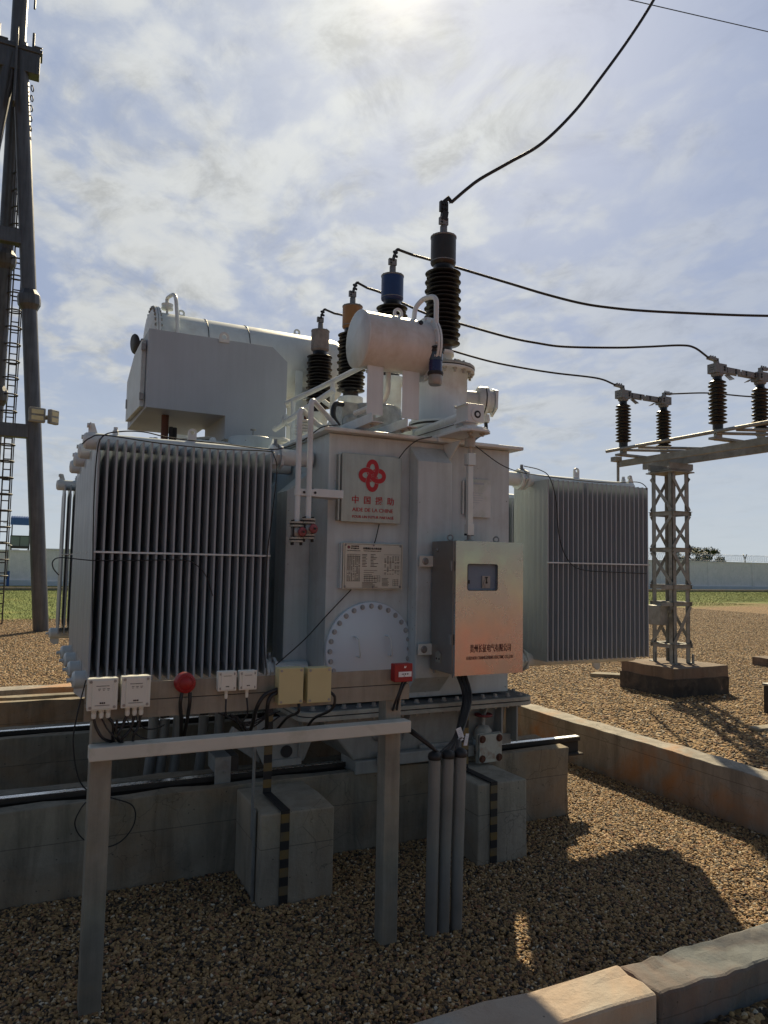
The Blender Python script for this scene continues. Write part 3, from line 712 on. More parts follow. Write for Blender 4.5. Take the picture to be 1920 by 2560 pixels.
for (x, z) in ((1.757, 1.82), (2.13, 1.82), (1.757, 1.568), (2.13, 1.568), (1.945, 1.822), (1.945, 1.565)): pl.bolt((x, 4.105, z), (0, -1, 0), .005, .005)
npl = pl.build('rating_plate', NAMEP, TF, bevel=.001, label='aged cream rating plate full of small black tables')
t = MB(); Y_ = 4.1035
def ln(x0, x1, z0, z1): t.box(x0, x1, Y_, Y_+.001, z0, z1)
for (x0, x1, z0, z1) in ((1.752, 2.138, 1.825, 1.8265), (1.752, 2.138, 1.558, 1.5595), (1.752, 1.7535, 1.558, 1.8265), (2.1365, 2.138, 1.558, 1.8265)): ln(x0, x1, z0, z1)
rn = random.Random(3)
for i in range(9): ln(1.768+i*.0105, 1.7685+i*.0105, 1.60, 1.762)
for i in range(22): 
    for j in range(7):
        if rn.random() < .85: ln(1.770+j*.0125, 1.778+j*.0125, 1.604+i*.0070, 1.6065+i*.0070)
ln(1.768, 1.855, 1.762, 1.7635); ln(1.768, 1.855, 1.75, 1.751); ln(1.768, 1.855, 1.60, 1.601)
for i in range(9):
    ln(1.868, 1.868+rn.uniform(.02, .035), 1.762-i*.009, 1.765-i*.009); ln(1.925, 1.925+rn.uniform(.012, .06), 1.762-i*.009, 1.765-i*.009)
for i in range(6): ln(1.88, 1.88+rn.uniform(.05, .1), 1.665-i*.012, 1.667-i*.012)
for i in range(5): ln(1.885+0*i, 1.99, 1.635-i*.0095, 1.6358-i*.0095)
for i in range(7): ln(1.885+i*.0175, 1.8857+i*.0175, 1.597, 1.635)
for i in range(16):
    for j in range(6):
        if rn.random() < .7: ln(2.02+j*.018, 2.031+j*.018, 1.645+i*.0072, 1.6475+i*.0072)
for z in (1.765, 1.72, 1.668): ln(2.015, 2.13, z, z+.001)
for i in range(7): ln(2.005, 2.005+rn.uniform(.03, .055), 1.572+i*.0075, 1.5745+i*.0075)
for i in range(4): ln(2.08, 2.12, 1.575+i*.012, 1.576+i*.012); ln(2.08+i*.011, 2.081+i*.011, 1.572, 1.615)
for i in range(5): ln(1.87, 1.87+rn.uniform(.07, .11), 1.592-i*.007, 1.5945-i*.007)
t.build('table_print', INK, npl)
text('lettering', '有载调压电力变压器', 1.935, Y_, 1.800, .125, INK, npl, bold=.01)
text('lettering', '河北天威华瑞', 1.818, Y_, 1.812, .052, INK, npl, bold=.01); text('lettering', '电气有限公司', 1.818, Y_, 1.799, .052, INK, npl, bold=.01)
text('lettering', 'Hebei Tianwei Huarui Electric Co.,Ltd', 1.81, Y_, 1.786, .086, INK, npl)
text('lettering', 'On-load-voltage regulating power transformer', 1.935, Y_, 1.786, .118, INK, npl)
t = MB(); t.mat(REDW).lathe([(.0095, 0), (.0095, .001)], (1.777, 4.105, 1.806), (0, -1, 0), 20); t.build('maker_emblem', REDW, npl)
# small plate right
pl = MB(); pl.mat(mat('pale_plate', (.55, .58, .58), .4, .2, var=.12, vs=8, dirt=(.30, .36, .28), dirtamt=.6, ds=6)).box(2.625, 2.815, 4.118, 4.128, 2.03, 2.285); pl.box(2.60, 2.612, 4.13, 4.144, 2.05, 2.27)
sp = pl.build('valve_diagram_plate', PLATE, TF, bevel=.002); t = MB()
for i in range(5): t.box(2.665, 2.665+rn.uniform(.05, .09), 4.117, 4.1175, 2.19-i*.016, 2.193-i*.016)
t.box(2.66, 2.76, 4.117, 4.1175, 2.250, 2.262); t.build('print', MATS['cabinet_grey_paint'], sp)
# round hatch
HATCHM = mat('hatch_paint', (.66, .73, .80), .4, var=.06, vs=3)
t = MB(); hc = V(1.945, 4.143, 1.18); t.mat(HATCHM).lathe([(.292, 0), (.292, .018), (.290, .020), (0, .0205)], hc, (0, -1, 0), 56); t.mat(PAINT).lathe([(.30, -.02), (.30, -.001)], hc, (0, -1, 0), 56, cap=False)
hat = t.build('round_hatch', PAINTW, TF)
t = MB()
for k in range(28): a = 2*pi*k/28; t.bolt(hc+V(cos(a)*.268, -.018, sin(a)*.268), (0, -1, 0), .011, .014)
t.build('hatch_bolt', mat('hatch_bolt_zinc', (.36, .38, .40), .5, .3, var=.2), hat)
t = MB()
for xo in (-.10, .115):
    a = hc+V(xo-.012, -.02, .085); b = hc+V(xo+.012, -.02, -.035)
    t.tube([a, a+V(0, -.035, 0), a+V(.012, -.045, -.012), b+V(0, -.045, .012), b+V(0, -.035, 0), b], .0055, 8)
t.build('hatch_handle', PAINTW, hat)

# ---- bracket platform, gearbox, drive shaft, control cabinet
t = MB(); t.prism([(2.37, 4.16, 2.529), (2.37, 3.80, 2.529), (2.42, 3.745, 2.529), (2.54, 3.745, 2.529), (2.59, 3.80, 2.529), (2.59, 4.16, 2.529)], (0, 0, .018))
t.prism([(2.455, 4.143, 2.50), (2.455, 3.93, 2.50), (2.455, 4.143, 2.33)], (.012, 0, 0)); t.box(2.37, 2.59, 4.06, 4.074, 2.50, 2.528)
t.build('shaft_platform', PAINTW, TF, bevel=.003)
t = MB(); t.box(2.41, 2.55, 3.78, 3.94, 2.549, 2.566); t.mat(FLANGE)
t.cyl((2.48, 3.86, 2.50), (2.48, 3.86, 2.445), .034, 18); t.cyl((2.48, 3.86, 2.445), (2.48, 3.86, 2.41), .012, 10)
for x, y in ((2.44, 3.80), (2.53, 3.80), (2.53, 3.93)): t.bolt((x, y, 2.527), (0, 0, -1), .012, .018)
gb = t.build('gearbox_mount', PAINTW, TF, bevel=.002)
t = MB(); t.box(2.418, 2.538, 3.79, 3.93, 2.59, 2.708)
t.cyl((2.48, 3.86, 2.566), (2.48, 3.86, 2.59), .045, 18)
t.lathe([(.042, 0), (.042, .008)], (2.482, 3.79, 2.640), (0, -1, 0), 28)
for z in (2.597, 2.702):
    t.cyl((2.410, 3.795, z), (2.410, 3.925, z), .006, 8)
    for y in (3.80, 3.925): t.lathe([(.008, 0), (.008, .014)], (2.405, y, z), (1, 0, 0), 10)
gbx = t.build('bevel_gearbox', PAINTW, TF, bevel=.006)
t = MB(); t.lathe([(.024, 0), (.024, .0015)], (2.482, 3.782, 2.640), (0, -1, 0), 24); t.build('gearbox_plug', BLACK, gbx)
t = MB(); t.lathe([(.012, 0), (.012, .002)], (2.482, 3.7805, 2.640), (0, -1, 0), 18); t.build('gearbox_gauge', PAINTW, gbx)
t = MB(); t.cyl((2.468, 3.93, 2.648), (2.492, 4.64, 2.632), .036, 24); t.mat(BLACK).box(2.43, 2.436, 3.94, 4.55, 2.60, 2.606); t.mat(PAINTW).box(2.44, 2.52, 4.55, 4.75, 2.53, 2.67)
t.box(2.436, 2.50, 3.96, 4.5, 2.56, 2.612)
t.build('drive_shaft_guard', PAINTW, TF, bevel=.003)
SHAFTM = mat('bright_square_tube', (.62, .64, .62), .35, .35, var=.1, vs=6)
t = MB(); t.mat(SHAFTM).box(2.462, 2.498, 3.846, 3.874, 1.93, 2.33)
t.mat(SHAFTM).box(2.454, 2.506, 3.834, 3.886, 2.33, 2.405); t.box(2.450, 2.458, 3.845, 3.875, 2.335, 2.40); t.box(2.502, 2.510, 3.845, 3.875, 2.335, 2.40)
t.box(2.458, 2.502, 3.838, 3.882, 1.895, 1.965); t.mat(BLACK).box(2.450, 2.510, 3.85, 3.87, 1.893, 1.905); t.mat(STEEL).cyl((2.48, 3.86, 1.855), (2.48, 3.86, 1.90), .014, 12); t.lathe([(.03, 0), (.03, .008), (.018, .012)], (2.48, 3.86, 1.857), (0, 0, 1), 20)
t.build('drive_shaft', PLATE, TF, bevel=.002)
CX0, CX1, CY0, CY1, CZ0, CZ1 = 2.297, 2.790, 3.72, 4.00, 1.062, 1.854
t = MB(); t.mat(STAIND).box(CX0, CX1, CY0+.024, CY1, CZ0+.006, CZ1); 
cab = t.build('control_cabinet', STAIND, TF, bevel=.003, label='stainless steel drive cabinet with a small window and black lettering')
WX0, WX1, WZ0, WZ1 = 2.385, 2.596, 1.562, 1.716
t = MB(); t.mat(STAIN)   # door leaf with the window opening, rounded corners
def doorframe(y, r=.014):
    inn = [];
    for cx, cz, a in ((WX1-r, WZ1-r, 0), (WX0+r, WZ1-r, pi/2), (WX0+r, WZ0+r, pi), (WX1-r, WZ0+r, 3*pi/2)):
        inn += [(cx+r*cos(a+pi/2*k/4), y, cz+r*sin(a+pi/2*k/4)) for k in range(5)]
    return inn
inn = doorframe(CY0); cx_, cz_ = (WX0+WX1)/2, (WZ0+WZ1)/2; out_ = []
for p in inn:
    dx, dz = p[0]-cx_, p[2]-cz_; hx = (CX1-.002-cx_) if dx > 0 else (cx_-CX0-.004); hz = (CZ1-cz_) if dz > 0 else (cz_-CZ0)
    k = min(hx/abs(dx), hz/abs(dz)) if dx and dz else 1
    out_.append((cx_+dx*k, CY0, cz_+dz*k))
# exact corners
cor = [(CX1-.002, CY0, CZ1), (CX0+.004, CY0, CZ1), (CX0+.004, CY0, CZ0), (CX1-.002, CY0, CZ0)]
n_ = len(inn)
for q in range(4):
    i0 = q*5
    t.add([cor[q]]+[inn[i0+k] for k in range(5)], [tuple([0]+list(range(1, 6)))])
    j = (q+1) % 4; t.add([cor[q], inn[q*5+4], inn[j*5], cor[j]], [(0, 1, 2, 3)])
t.add(inn+[(p[0], p[1]+.02, p[2]) for p in inn], [(i, (i+1) % n_, n_+(i+1) % n_, n_+i) for i in range(n_)])
t.add(cor+[(p[0], p[1]+.022, p[2]) for p in cor], [(i, (i+1) % 4, 4+(i+1) % 4, 4+i) for i in range(4)])
door = t.build('cabinet_door', STAIN, cab)
t = MB(); t.box(WX0-.006, WX1+.006, CY0+.0195, CY0+.0225, WZ0-.006, WZ1+.006); t.build('cabinet_window_back', INNER, cab)
t = MB(); t.mat(STEEL).box(2.495, 2.552, CY0+.012, CY0+.019, 1.575, 1.648); t.mat(CREAM if False else STEEL).lathe([(.02, 0), (.02, .003)], (2.524, CY0+.012, 1.605), (0, -1, 0), 18)
t.mat(INK).box(2.521, 2.526, CY0+.006, CY0+.009, 1.605, 1.64); t.box(2.516, 2.532, CY0+.006, CY0+.009, 1.635, 1.641); t.lathe([(.007, 0), (.007, .002)], (2.524, CY0+.009, 1.608), (0, -1, 0), 12)
t.mat(INK).box(2.398, 2.410, CY0+.016, CY0+.019, 1.60, 1.622)
t.build('tap_position_dial', STEEL, cab)
t = MB(); t.mat(INK)
ii = doorframe(CY0-.0012); o2 = [(cx_+(p[0]-cx_)*1.03, p[1], cz_+(p[2]-cz_)*1.04) for p in ii]
t.add(ii+o2, [(i, (i+1) % n_, n_+(i+1) % n_, n_+i) for i in range(n_)]); t.build('window_seal', INK, cab)
t = MB(); t.mat(STEEL)
for z in (1.705, 1.27): t.cyl((CX0-.006, CY0+.03, z-.03), (CX0-.006, CY0+.03, z+.03), .006, 8); t.box(CX0-.004, CX0-.001, CY0+.03, CY0+.06, z-.03, z+.03)
for z in (1.70, 1.28): t.torus((CX1+.004, CY0+.03, z), (0, 1, 0), .012, .003, 12, 6)
t.box(CX1, CX1+.006, CY0+.02, CY0+.04, 1.59, 1.64)
for x, y in ((2.31, 3.75), (2.31, 3.97), (2.76, 3.76), (2.66, 3.97)): t.cyl((x, y, CZ0+.006), (x, y, CZ0-.014), .009, 10)
t.build('hinge', STEEL, cab)
t = MB(); t.mat(STEEL).torus((2.40, 3.95, CZ1+.026), (.5, .8, 0), .017, .005, 16, 8); t.torus((2.745, 3.95, CZ1+.026), (.5, .8, 0), .017, .005, 16, 8)
t.cyl((2.40, 3.95, CZ1), (2.40, 3.95, CZ1+.012), .007, 8); t.cyl((2.745, 3.95, CZ1), (2.745, 3.95, CZ1+.012), .007, 8); t.build('lifting_eye', STEEL, cab)
t = MB(); t.mat(PLATE).prism([(CX0-.001, 3.87, 1.12), (CX0-.001, 3.93, 1.12), (CX0-.001, 3.93, 1.175), (CX0-.001, 3.90, 1.19), (CX0-.001, 3.87, 1.175)], (-.004, 0, 0)); t.mat(INK)
for y in (3.885, 3.915): t.lathe([(.006, 0), (.006, .002)], (CX0-.005, y, 1.142), (-1, 0, 0), 10)
t.mat(STEEL).lathe([(.012, 0), (.012, .006), (.006, .008)], (CX0, 3.93, 1.80), (-1, 0, 0), 12); t.build('side_plate', PLATE, cab)
t = MB()
for z in (1.73, 1.19):
    t.mat(WHITE).box(2.205, 2.30, 3.985, 3.997, z-.034, z+.034); t.mat(PAINT).box(2.22, 2.296, 3.999, 4.024, z-.03, z+.03); t.mat(STEEL).lathe([(.023, 0), (.023, .003), (.014, .004), (.014, .012)], (2.243, 3.985, z), (0, -1, 0), 14)
t.build('cabinet_bracket', WHITE, cab, bevel=.002)
text('lettering', '贵州长征电气有限公司', 2.553, CY0-.001, 1.214, .292, INKR, cab, bold=.004, hscale=.048)
text('lettering', 'GUIZHOU CHANGZHENG ELECTRIC CO.,LTD', 2.548, CY0-.001, 1.161, .335, INKR, cab, hscale=.022)

# ---- front pair of vertical pipes with valves
t = MB(); t.mat(PAINTW)
def bend(P, r, n=7):   # polyline with rounded corners
    P = [Vector(p) for p in P]; out = [P[0]]
    for i in range(1, len(P)-1):
        a = (P[i-1]-P[i]); b = (P[i+1]-P[i]); d = min(r, a.length*.45, b.length*.45); A = P[i]+a.normalized()*d; Bq = P[i]+b.normalized()*d
        for k in range(n+1): u = k/n; out.append(A*(1-u)**2+P[i]*2*u*(1-u)+Bq*u*u)
    return out+[P[-1]]
pL, pR = V(1.405, 4.0, 0), V(1.469, 3.99, 0)
t.tube(bend([pR+V(0, 0, 1.955), pR+V(0, 0, 2.66), V(1.85, 4.40, 2.55), V(1.97, 4.45, 2.545)], .05), .0165, 14)
t.tube(bend([pL+V(0, 0, 1.935), pL+V(0, 0, 2.60), V(1.62, 4.25, 2.555), V(1.78, 4.30, 2.545)], .05), .0165, 14)
pv = t.build('oil_sampling_pipe', PAINTW, TF)
t = MB()
for p, z in ((pL, 1.93), (pR, 1.95)):
    t.mat(FLANGE)
    for dz in (0, -.020, -.090, -.108): t.lathe([(.043, 0), (.043, .010)], p+V(0, 0, z+dz), (0, 0, 1), 16)
    t.mat(BLACK).lathe([(.041, 0), (.041, .006)], p+V(0, 0, z-.008), (0, 0, 1), 16); t.lathe([(.041, 0), (.041, .008)], p+V(0, 0, z-.099), (0, 0, 1), 16)
    for a in (.5, 2.2, 3.8, 5.4): t.cyl(p+V(cos(a)*.034, sin(a)*.034, z+.02), p+V(cos(a)*.034, sin(a)*.034, z-.125), .006, 6)
    t.mat(STEEL).lathe([(.024, 0), (.034, .022), (.034, .048), (.024, .07)], p+V(0, 0, z-.085), (0, 0, 1), 16)
    t.mat(REDW).lathe([(.012, .0), (.012, .03), (.026, .031), (.028, .038), (.022, .042), (.01, .043)], p+V(.006, -.02, z-.05), (.25, -1, 0), 20)
    t.mat(BLACK).lathe([(.007, 0), (.007, .004)], p+V(.018, -.068, z-.05), (.25, -1, 0), 10)
t.build('sampling_valve', STEEL, TF)
t = MB(); t.mat(PAINTW).prism([(1.495, 3.985, 2.09), (1.68, 3.985, 2.088), (1.68, 4.143, 2.088), (1.495, 4.10, 2.09)], (0, 0, .006)); t.box(1.497, 1.682, 3.980, 3.986, 2.088, 2.135)
for p, z in ((pL, 2.11), (pR, 2.11)): t.lathe([(.021, -.02), (.021, .02)], p+V(0, 0, z), (0, 0, 1), 14); t.box(p.x+.015, p.x+.05, p.y-.012, p.y-.006, z-.02, z+.02); t.mat(BLACK).lathe([(.008, 0), (.008, .004)], p+V(.034, -.012, z), (0, -1, 0), 8); t.mat(PAINTW)
t.box(1.41, 1.50, 4.02, 4.028, 2.088, 2.13)
t.build('pipe_bracket', PAINTW, TF, bevel=.002)

# ---- cover top fittings
t = MB()
t.tube(spline([at(716, 1008, y=5.55), at(800, 969, y=5.1), at(905, 917, y=4.55)], 6), .019, 10)
t.tube(spline([at(686, 1074, y=5.35), at(770, 1018, y=5.0), at(835, 975, y=4.8)], 6), .021, 10)
for px_, py_, y_ in ((733, 1000, 5.45), (832, 955, 4.9)):
    q_ = at(px_, py_, y=y_); t.tube([(q_.x, q_.y, 2.52), q_], .017, 10)
t.tube(bend([(1.93, 5.0, 2.90), (2.1, 4.95, 2.78), (2.3, 4.95, 2.72)], .08), .017, 10)
t.lathe([(.045, 0), (.045, .01)], at(713, 1053, y=5.25), (.5, -.75, .2), 14); t.lathe([(.045, .016), (.045, .026)], at(713, 1053, y=5.25), (.5, -.75, .2), 14)
t.lathe([(.042, 0), (.042, .01)], (2.07, 4.95, 2.79), (1, 0, -.8), 14); t.lathe([(.042, .016), (.042, .026)], (2.07, 4.95, 2.79), (1, 0, -.8), 14)
t.build('gas_collecting_pipe', PAINTW, TF)
t = MB(); t.mat(DARKT)
for x, y, r, h in ((1.72, 5.6, .13, .12), (2.15, 5.2, .16, .10), (2.05, 6.2, .2, .2)): t.mat(DIRTYP).lathe([(r, 0), (r, h), (r*1.25, h), (r*1.25, h+.03), (0, h+.03)], (x, y, 2.527), (0, 0, 1), 28)
for k in range(14): a = k*2*pi/14; t.bolt((2.15+cos(a)*.185, 5.2+sin(a)*.185, 2.657), (0, 0, 1), .01, .016)
t.build('cover_manhole', DIRTYP, TF)
# wrapped actuator and buchholz relay under the small conservator
t = MB(); WR = mat('plastic_wrap', (.42, .45, .44), .18, var=.4, vs=18, bump=.9, bs=25)
t.mat(WR).lathe([(.19, 0), (.20, .04), (.185, .10), (.21, .19), (.20, .26), (.17, .27), (0, .28)], (2.16, 4.62, 2.53), (0, 0, 1), 22)
t.box(1.88, 1.99, 4.50, 4.62, 2.60, 2.79); t.lathe([(.05, 0), (.055, .04), (.03, .06)], (1.94, 4.5, 2.65), (-.3, -1, 0), 16)
t.mat(PAINTW).lathe([(.06, 0), (.06, .025)], (1.86, 4.6, 2.61), (-1, -.4, 0), 18)
t.build('wrapped_tap_changer_head', WR, TF)
t = MB(); t.tube(bend([(1.88, 4.5, 2.77), (1.80, 4.45, 2.76), (1.78, 4.43, 2.66), (1.84, 4.4, 2.57)], .06), .017, 10); t.build('black_flexible_hose', BLACK, TF)
t = MB()
for x, y in ((1.60, 4.45), (1.62, 4.6)): 
    for k in range(4): t.mat(WHITE).lathe([(.022, 0), (.034, .008), (.022, .016)], (x, y, 2.55+k*.02), (0, 0, 1), 16)
    t.mat(RUST).lathe([(.01, 0), (.01, .06)], (x, y, 2.63), (0, 0, 1), 8)
t.build('earthing_insulator', WHITE, TF)
# oil tank dome and duct left of the cover, under the cable box
t = MB(); t.mat(PAINT).lathe([(.17, 0), (.17, .27), (.165, .275), (0, .30)], (1.50, 5.35, 2.35), (0, 0, 1), 28); t.mat(STEEL).lathe([(.004, 0), (.004, .04), (.022, .042), (.022, .05)], (1.50, 5.30, 2.64), (0, 0, 1), 10)
t.mat(PAINTW).lathe([(.13, 0), (.13, .02)], (1.20, 5.35, 2.48), (1, 0, 0), 24); t.tube(bend([(.95, 5.35, 2.30), (.98, 5.35, 2.48), (1.33, 5.35, 2.48)], .2, 10), .105, 22)
t.mat(FLANGE).prism([(1.02, 5.6, 2.60), (1.25, 5.6, 2.64), (1.25, 6.2, 2.64), (.90, 6.2, 2.56)], (0, 0, .02))
t.build('oil_pipe_elbow', PAINTW, TF)
# ---- tap changer conservator
SY, SZ, SR = 4.0, 3.062, .172
t = MB(); t.mat(DIRTYP).lathe([(SR, 0), (SR, .44)], (1.768, SY, SZ), (1, 0, 0), 48); t.mat(PAINTW).lathe([(SR+.004, 0), (SR+.004, .010), (0, .0105)], (1.768, SY, SZ), (-1, 0, 0), 48)
sc_ = t.build('small_conservator', DIRTYP, TF)
t = MB(); t.mat(PAINTW).lathe([(SR+.03, 0), (SR+.03, .014)], (2.205, SY, SZ), (1, 0, 0), 44); t.mat(BLACK).lathe([(SR+.028, .0145), (SR+.028, .018)], (2.205, SY, SZ), (1, 0, 0), 44); t.mat(PAINTW).lathe([(SR+.03, .0185), (SR+.03, .032), (0, .034)], (2.205, SY, SZ), (1, 0, 0), 44)
for k in range(14): a = 2*pi*k/14; t.bolt((2.205, SY+cos(a)*(SR+.017), SZ+sin(a)*(SR+.017)), (-1, 0, 0), .008, .01)
t.build('end_flange', PAINTW, sc_)
t = MB(); t.lug((2.02, SY-.02, SZ+SR-.004), .065, .062, .012); t.lathe([(.022, 0), (.022, .02)], (1.93, SY+.06, SZ+SR-.02), (0, 0, 1), 14); t.build('lifting_lug', PAINTW, sc_)
bx, by = at(1089, 900, y=SY-.14).x, SY-.14
t = MB(); t.tube(bend([(2.14, SY, SZ+SR-.02), (2.15, SY, SZ+SR+.09), (2.19, SY-.03, SZ+SR+.145), (bx, by, SZ+SR+.135), (bx, by, SZ-.02)], .06), .0155, 14); t.mat(BLACK)
t.lathe([(.014, 0), (.014, .01)], (2.12, SY-.13, SZ+.12), (0, -1, .3), 10)
t.build('breather_pipe', PAINTW, sc_)
t = MB(); t.mat(DARKT); t.mat(BLKB).lathe([(.062, 0), (.062, .012)], (bx, by, SZ-.035), (0, 0, 1), 6, smooth=False); t.lathe([(.05, -.018), (.05, 0)], (bx, by, SZ-.037), (0, 0, 1), 18)
t.mat(SILICA).lathe([(.041, 0), (.041, .115)], (bx, by, SZ-.175), (0, 0, 1), 22); t.mat(GLASS).lathe([(.044, .085), (.044, .135)], (bx, by, SZ-.19), (0, 0, 1), 22, cap=False)
t.mat(BLKB).lathe([(.047, 0), (.050, .012), (.047, .022)], (bx, by, SZ-.195), (0, 0, 1), 22); t.mat(STEEL).lathe([(.036, 0), (.043, .01), (.043, .06)], (bx, by, SZ-.255), (0, 0, 1), 22)
t.build('silica_gel_breather', SILICA, sc_)
t = MB()
for x0, x1 in ((at(918, 970, y=3.95).x, at(956, 970, y=3.95).x), (at(1006, 990, y=3.95).x, at(1046, 990, y=3.95).x)): t.mat(PAINTW).box(x0, x1, SY-.05, SY-.044, 2.60, SZ-.10); t.box(x1, x1+.006, SY-.05, SY+.04, 2.60, SZ-.08)
for x0, y0 in ((1.82, 3.90), (2.07, 3.93)): t.mat(PAINTW).box(x0, x0+.006, y0, 4.50, 2.545, 2.602); t.mat(DIRTYP).box(x0+.0061, x0+.075, y0, 4.50, 2.545, 2.551)
t.mat(STEEL)
for x0, y0 in ((1.85, 3.97), (2.11, 3.97), (2.105, 4.06)): t.bolt((x0, y0, 2.551), (0, 0, 1), .009, .02); t.bolt((x0, y0, 2.545), (0, 0, -1), .009, .014)
t.mat(PAINTW).lathe([(.030, 0), (.030, .012), (.020, .014), (.020, .03)], (1.84, SY-.02, SZ-SR-.015), (0, 0, -1), 14)
t.build('support_bracket', PAINTW, sc_, bevel=.001)
t = MB(); t.tube(bend([(1.985, SY+.03, SZ-SR+.01), (1.985, SY+.03, 2.72), (1.86, SY+.25, 2.66)], .12), .017, 12); t.build('drain_pipe', DIRTYP, sc_)
# ---- bushings
def bushing(y, capm, nm):
    X = 2.75; zt = 4.185
    t = MB(); prof = [(.075, 3.29), (.075, 3.33)]; n = 17; z = 3.345; st = (3.915-3.345)/n
    for k in range(n):
        rbig = .138-.002*abs(k-8)*.3 if k % 2 == 0 else .122
        zc = z+st*k
        prof += [(.082, zc), (.088, zc+.004), (rbig, zc+st*.40), (rbig+.002, zc+st*.52), (rbig-.004, zc+st*.62), (.09, zc+st*.93)]
    prof += [(.075, 3.92), (.075, 3.965)]
    t.mat(SHED).lathe(prof, (X, y, 0), (0, 0, 1), 36)
    o = t.build('bushing', SHED, TF, label=nm)
    t = MB(); t.mat(capm).lathe([(.07, 3.955), (.094, 3.975), (.0955, 3.99), (.0955, 4.172), (.0955, 4.173)], (X, y, 0), (0, 0, 1), 32)
    t.mat(ALU).lathe([(.096, 4.174), (.099, 4.176), (.099, 4.186), (.06, 4.192), (0, 4.193)], (X, y, 0), (0, 0, 1), 32); t.lathe([(.0965, 3.985), (.0965, 3.992)], (X, y, 0), (0, 0, 1), 32, cap=False)
    for k in range(6): a = k*pi/3; t.bolt((X+cos(a)*.085, y+sin(a)*.085, 4.188), (0, 0, 1), .006, .008)
    t.build('expansion_cap', capm, o)
    t = MB(); t.mat(ALU).lathe([(.028, 4.193), (.028, 4.27), (.022, 4.272), (.022, 4.30)], (X, y, 0), (0, 0, 1), 16)
    t.box(X-.045, X+.025, y-.028, y+.0, 4.275, 4.33); t.mat(BLACK)
    for dz in (4.29, 4.315): t.bolt((X-.03, y-.028, dz), (0, -1, 0), .006, .006)
    t.build('terminal', ALU, o)
    return o
for y, cm, nm in ((4.68, CAPK, 'bushing with a black cap, tallest and nearest'), (5.535, CAPB, 'bushing with a blue cap'), (6.39, CAPY, 'bushing with an ochre cap'), (7.245, CAPG, 'bushing with a weathered grey cap')): bushing(y, cm, nm)
t = MB(); t.mat(PAINTW).lathe([(.22, 2.527), (.22, 2.70), (.235, 2.70), (.235, 2.722)], (2.75, 4.69, 0), (0, 0, 1), 48); t.mat(BLACK).lathe([(.232, 2.724), (.232, 2.738)], (2.75, 4.69, 0), (0, 0, 1), 48)
t.mat(PAINTW).lathe([(.235, 2.739), (.235, 2.76), (.197, 2.761), (.197, 3.13), (.25, 3.131), (.25, 3.15)], (2.75, 4.69, 0), (0, 0, 1), 48); t.mat(BLACK).lathe([(.246, 3.151), (.246, 3.158)], (2.75, 4.69, 0), (0, 0, 1), 48)
t.mat(FLANGE).lathe([(.252, 3.159), (.252, 3.178), (.10, 3.182), (0, 3.183)], (2.75, 4.69, 0), (0, 0, 1), 48)
t.mat(PAINTW).lathe([(.085, 3.183), (.085, 3.27), (.095, 3.27), (.095, 3.30)], (2.75, 4.69, 0), (0, 0, 1), 28)
tur = t.build('bushing_turret', PAINTW, TF)
t = MB()
for k in range(18): a = 2*pi*k/18+.1; t.bolt((2.75+cos(a)*.226, 4.69+sin(a)*.226, 3.131), (0, 0, -1), .011, .03); t.bolt((2.75+cos(a)*.226, 4.69+sin(a)*.226, 3.179), (0, 0, 1), .010, .014)
t.torus((2.84, 4.60, 3.21), (.6, .8, 0), .024, .007, 16, 8); t.lathe([(.022, 0), (.022, .02)], (2.67, 4.60, 3.23), (0, -1, 0), 14)
t.build('turret_bolt', FLANGE, tur)
t = MB(); t.mat(PAINTW).cyl((2.93, 4.66, 2.96), (3.06, 4.62, 2.955), .066, 24)
t.lathe([(.10, 0), (.108, .02), (.108, .045)], (3.03, 4.63, 2.955), (.95, -.3, -.03), 32); t.mat(BLACK).lathe([(.107, .046), (.107, .054)], (3.03, 4.63, 2.955), (.95, -.3, -.03), 32)
t.mat(PAINTW).lathe([(.109, .055), (.109, .075), (.09, .085), (.085, .12), (0, .121)], (3.03, 4.63, 2.955), (.95, -.3, -.03), 32); t.lathe([(.115, .122), (.115, .140)], (3.03, 4.63, 2.955), (.95, -.3, -.03), 5, smooth=False)
t.lathe([(.028, 0), (.032, .04), (.026, .06)], (3.10, 4.61, 2.85), (0, 0, -1), 14)
t.build('terminal_box', PAINTW, tur, bevel=.003)
t = MB(); t.tube(bend([(3.10, 4.61, 2.80), (3.10, 4.60, 2.72), (2.98, 4.55, 2.66), (2.90, 4.50, 2.60)], .05), .014, 10); t.build('terminal_hose', BLACK, tur)
for y in (5.535, 6.39, 7.245):
    t = MB(); t.mat(PAINTW).lathe([(.19, 2.527), (.19, 2.70), (.235, 2.70), (.235, 2.745), (.10, 2.76), (.095, 3.22), (.12, 3.23), (.12, 3.29)], (2.75, y, 0), (0, 0, 1), 32)
    for k in range(12): a = 2*pi*k/12; t.bolt((2.75+cos(a)*.21, y+sin(a)*.21, 2.745), (0, 0, 1), .011, .018)
    t.lathe([(.045, 0), (.045, .012)], (2.63, y-.08, 2.98), (-.8, -.6, .3), 14)
    t.build('bushing_turret', PAINTW, TF)
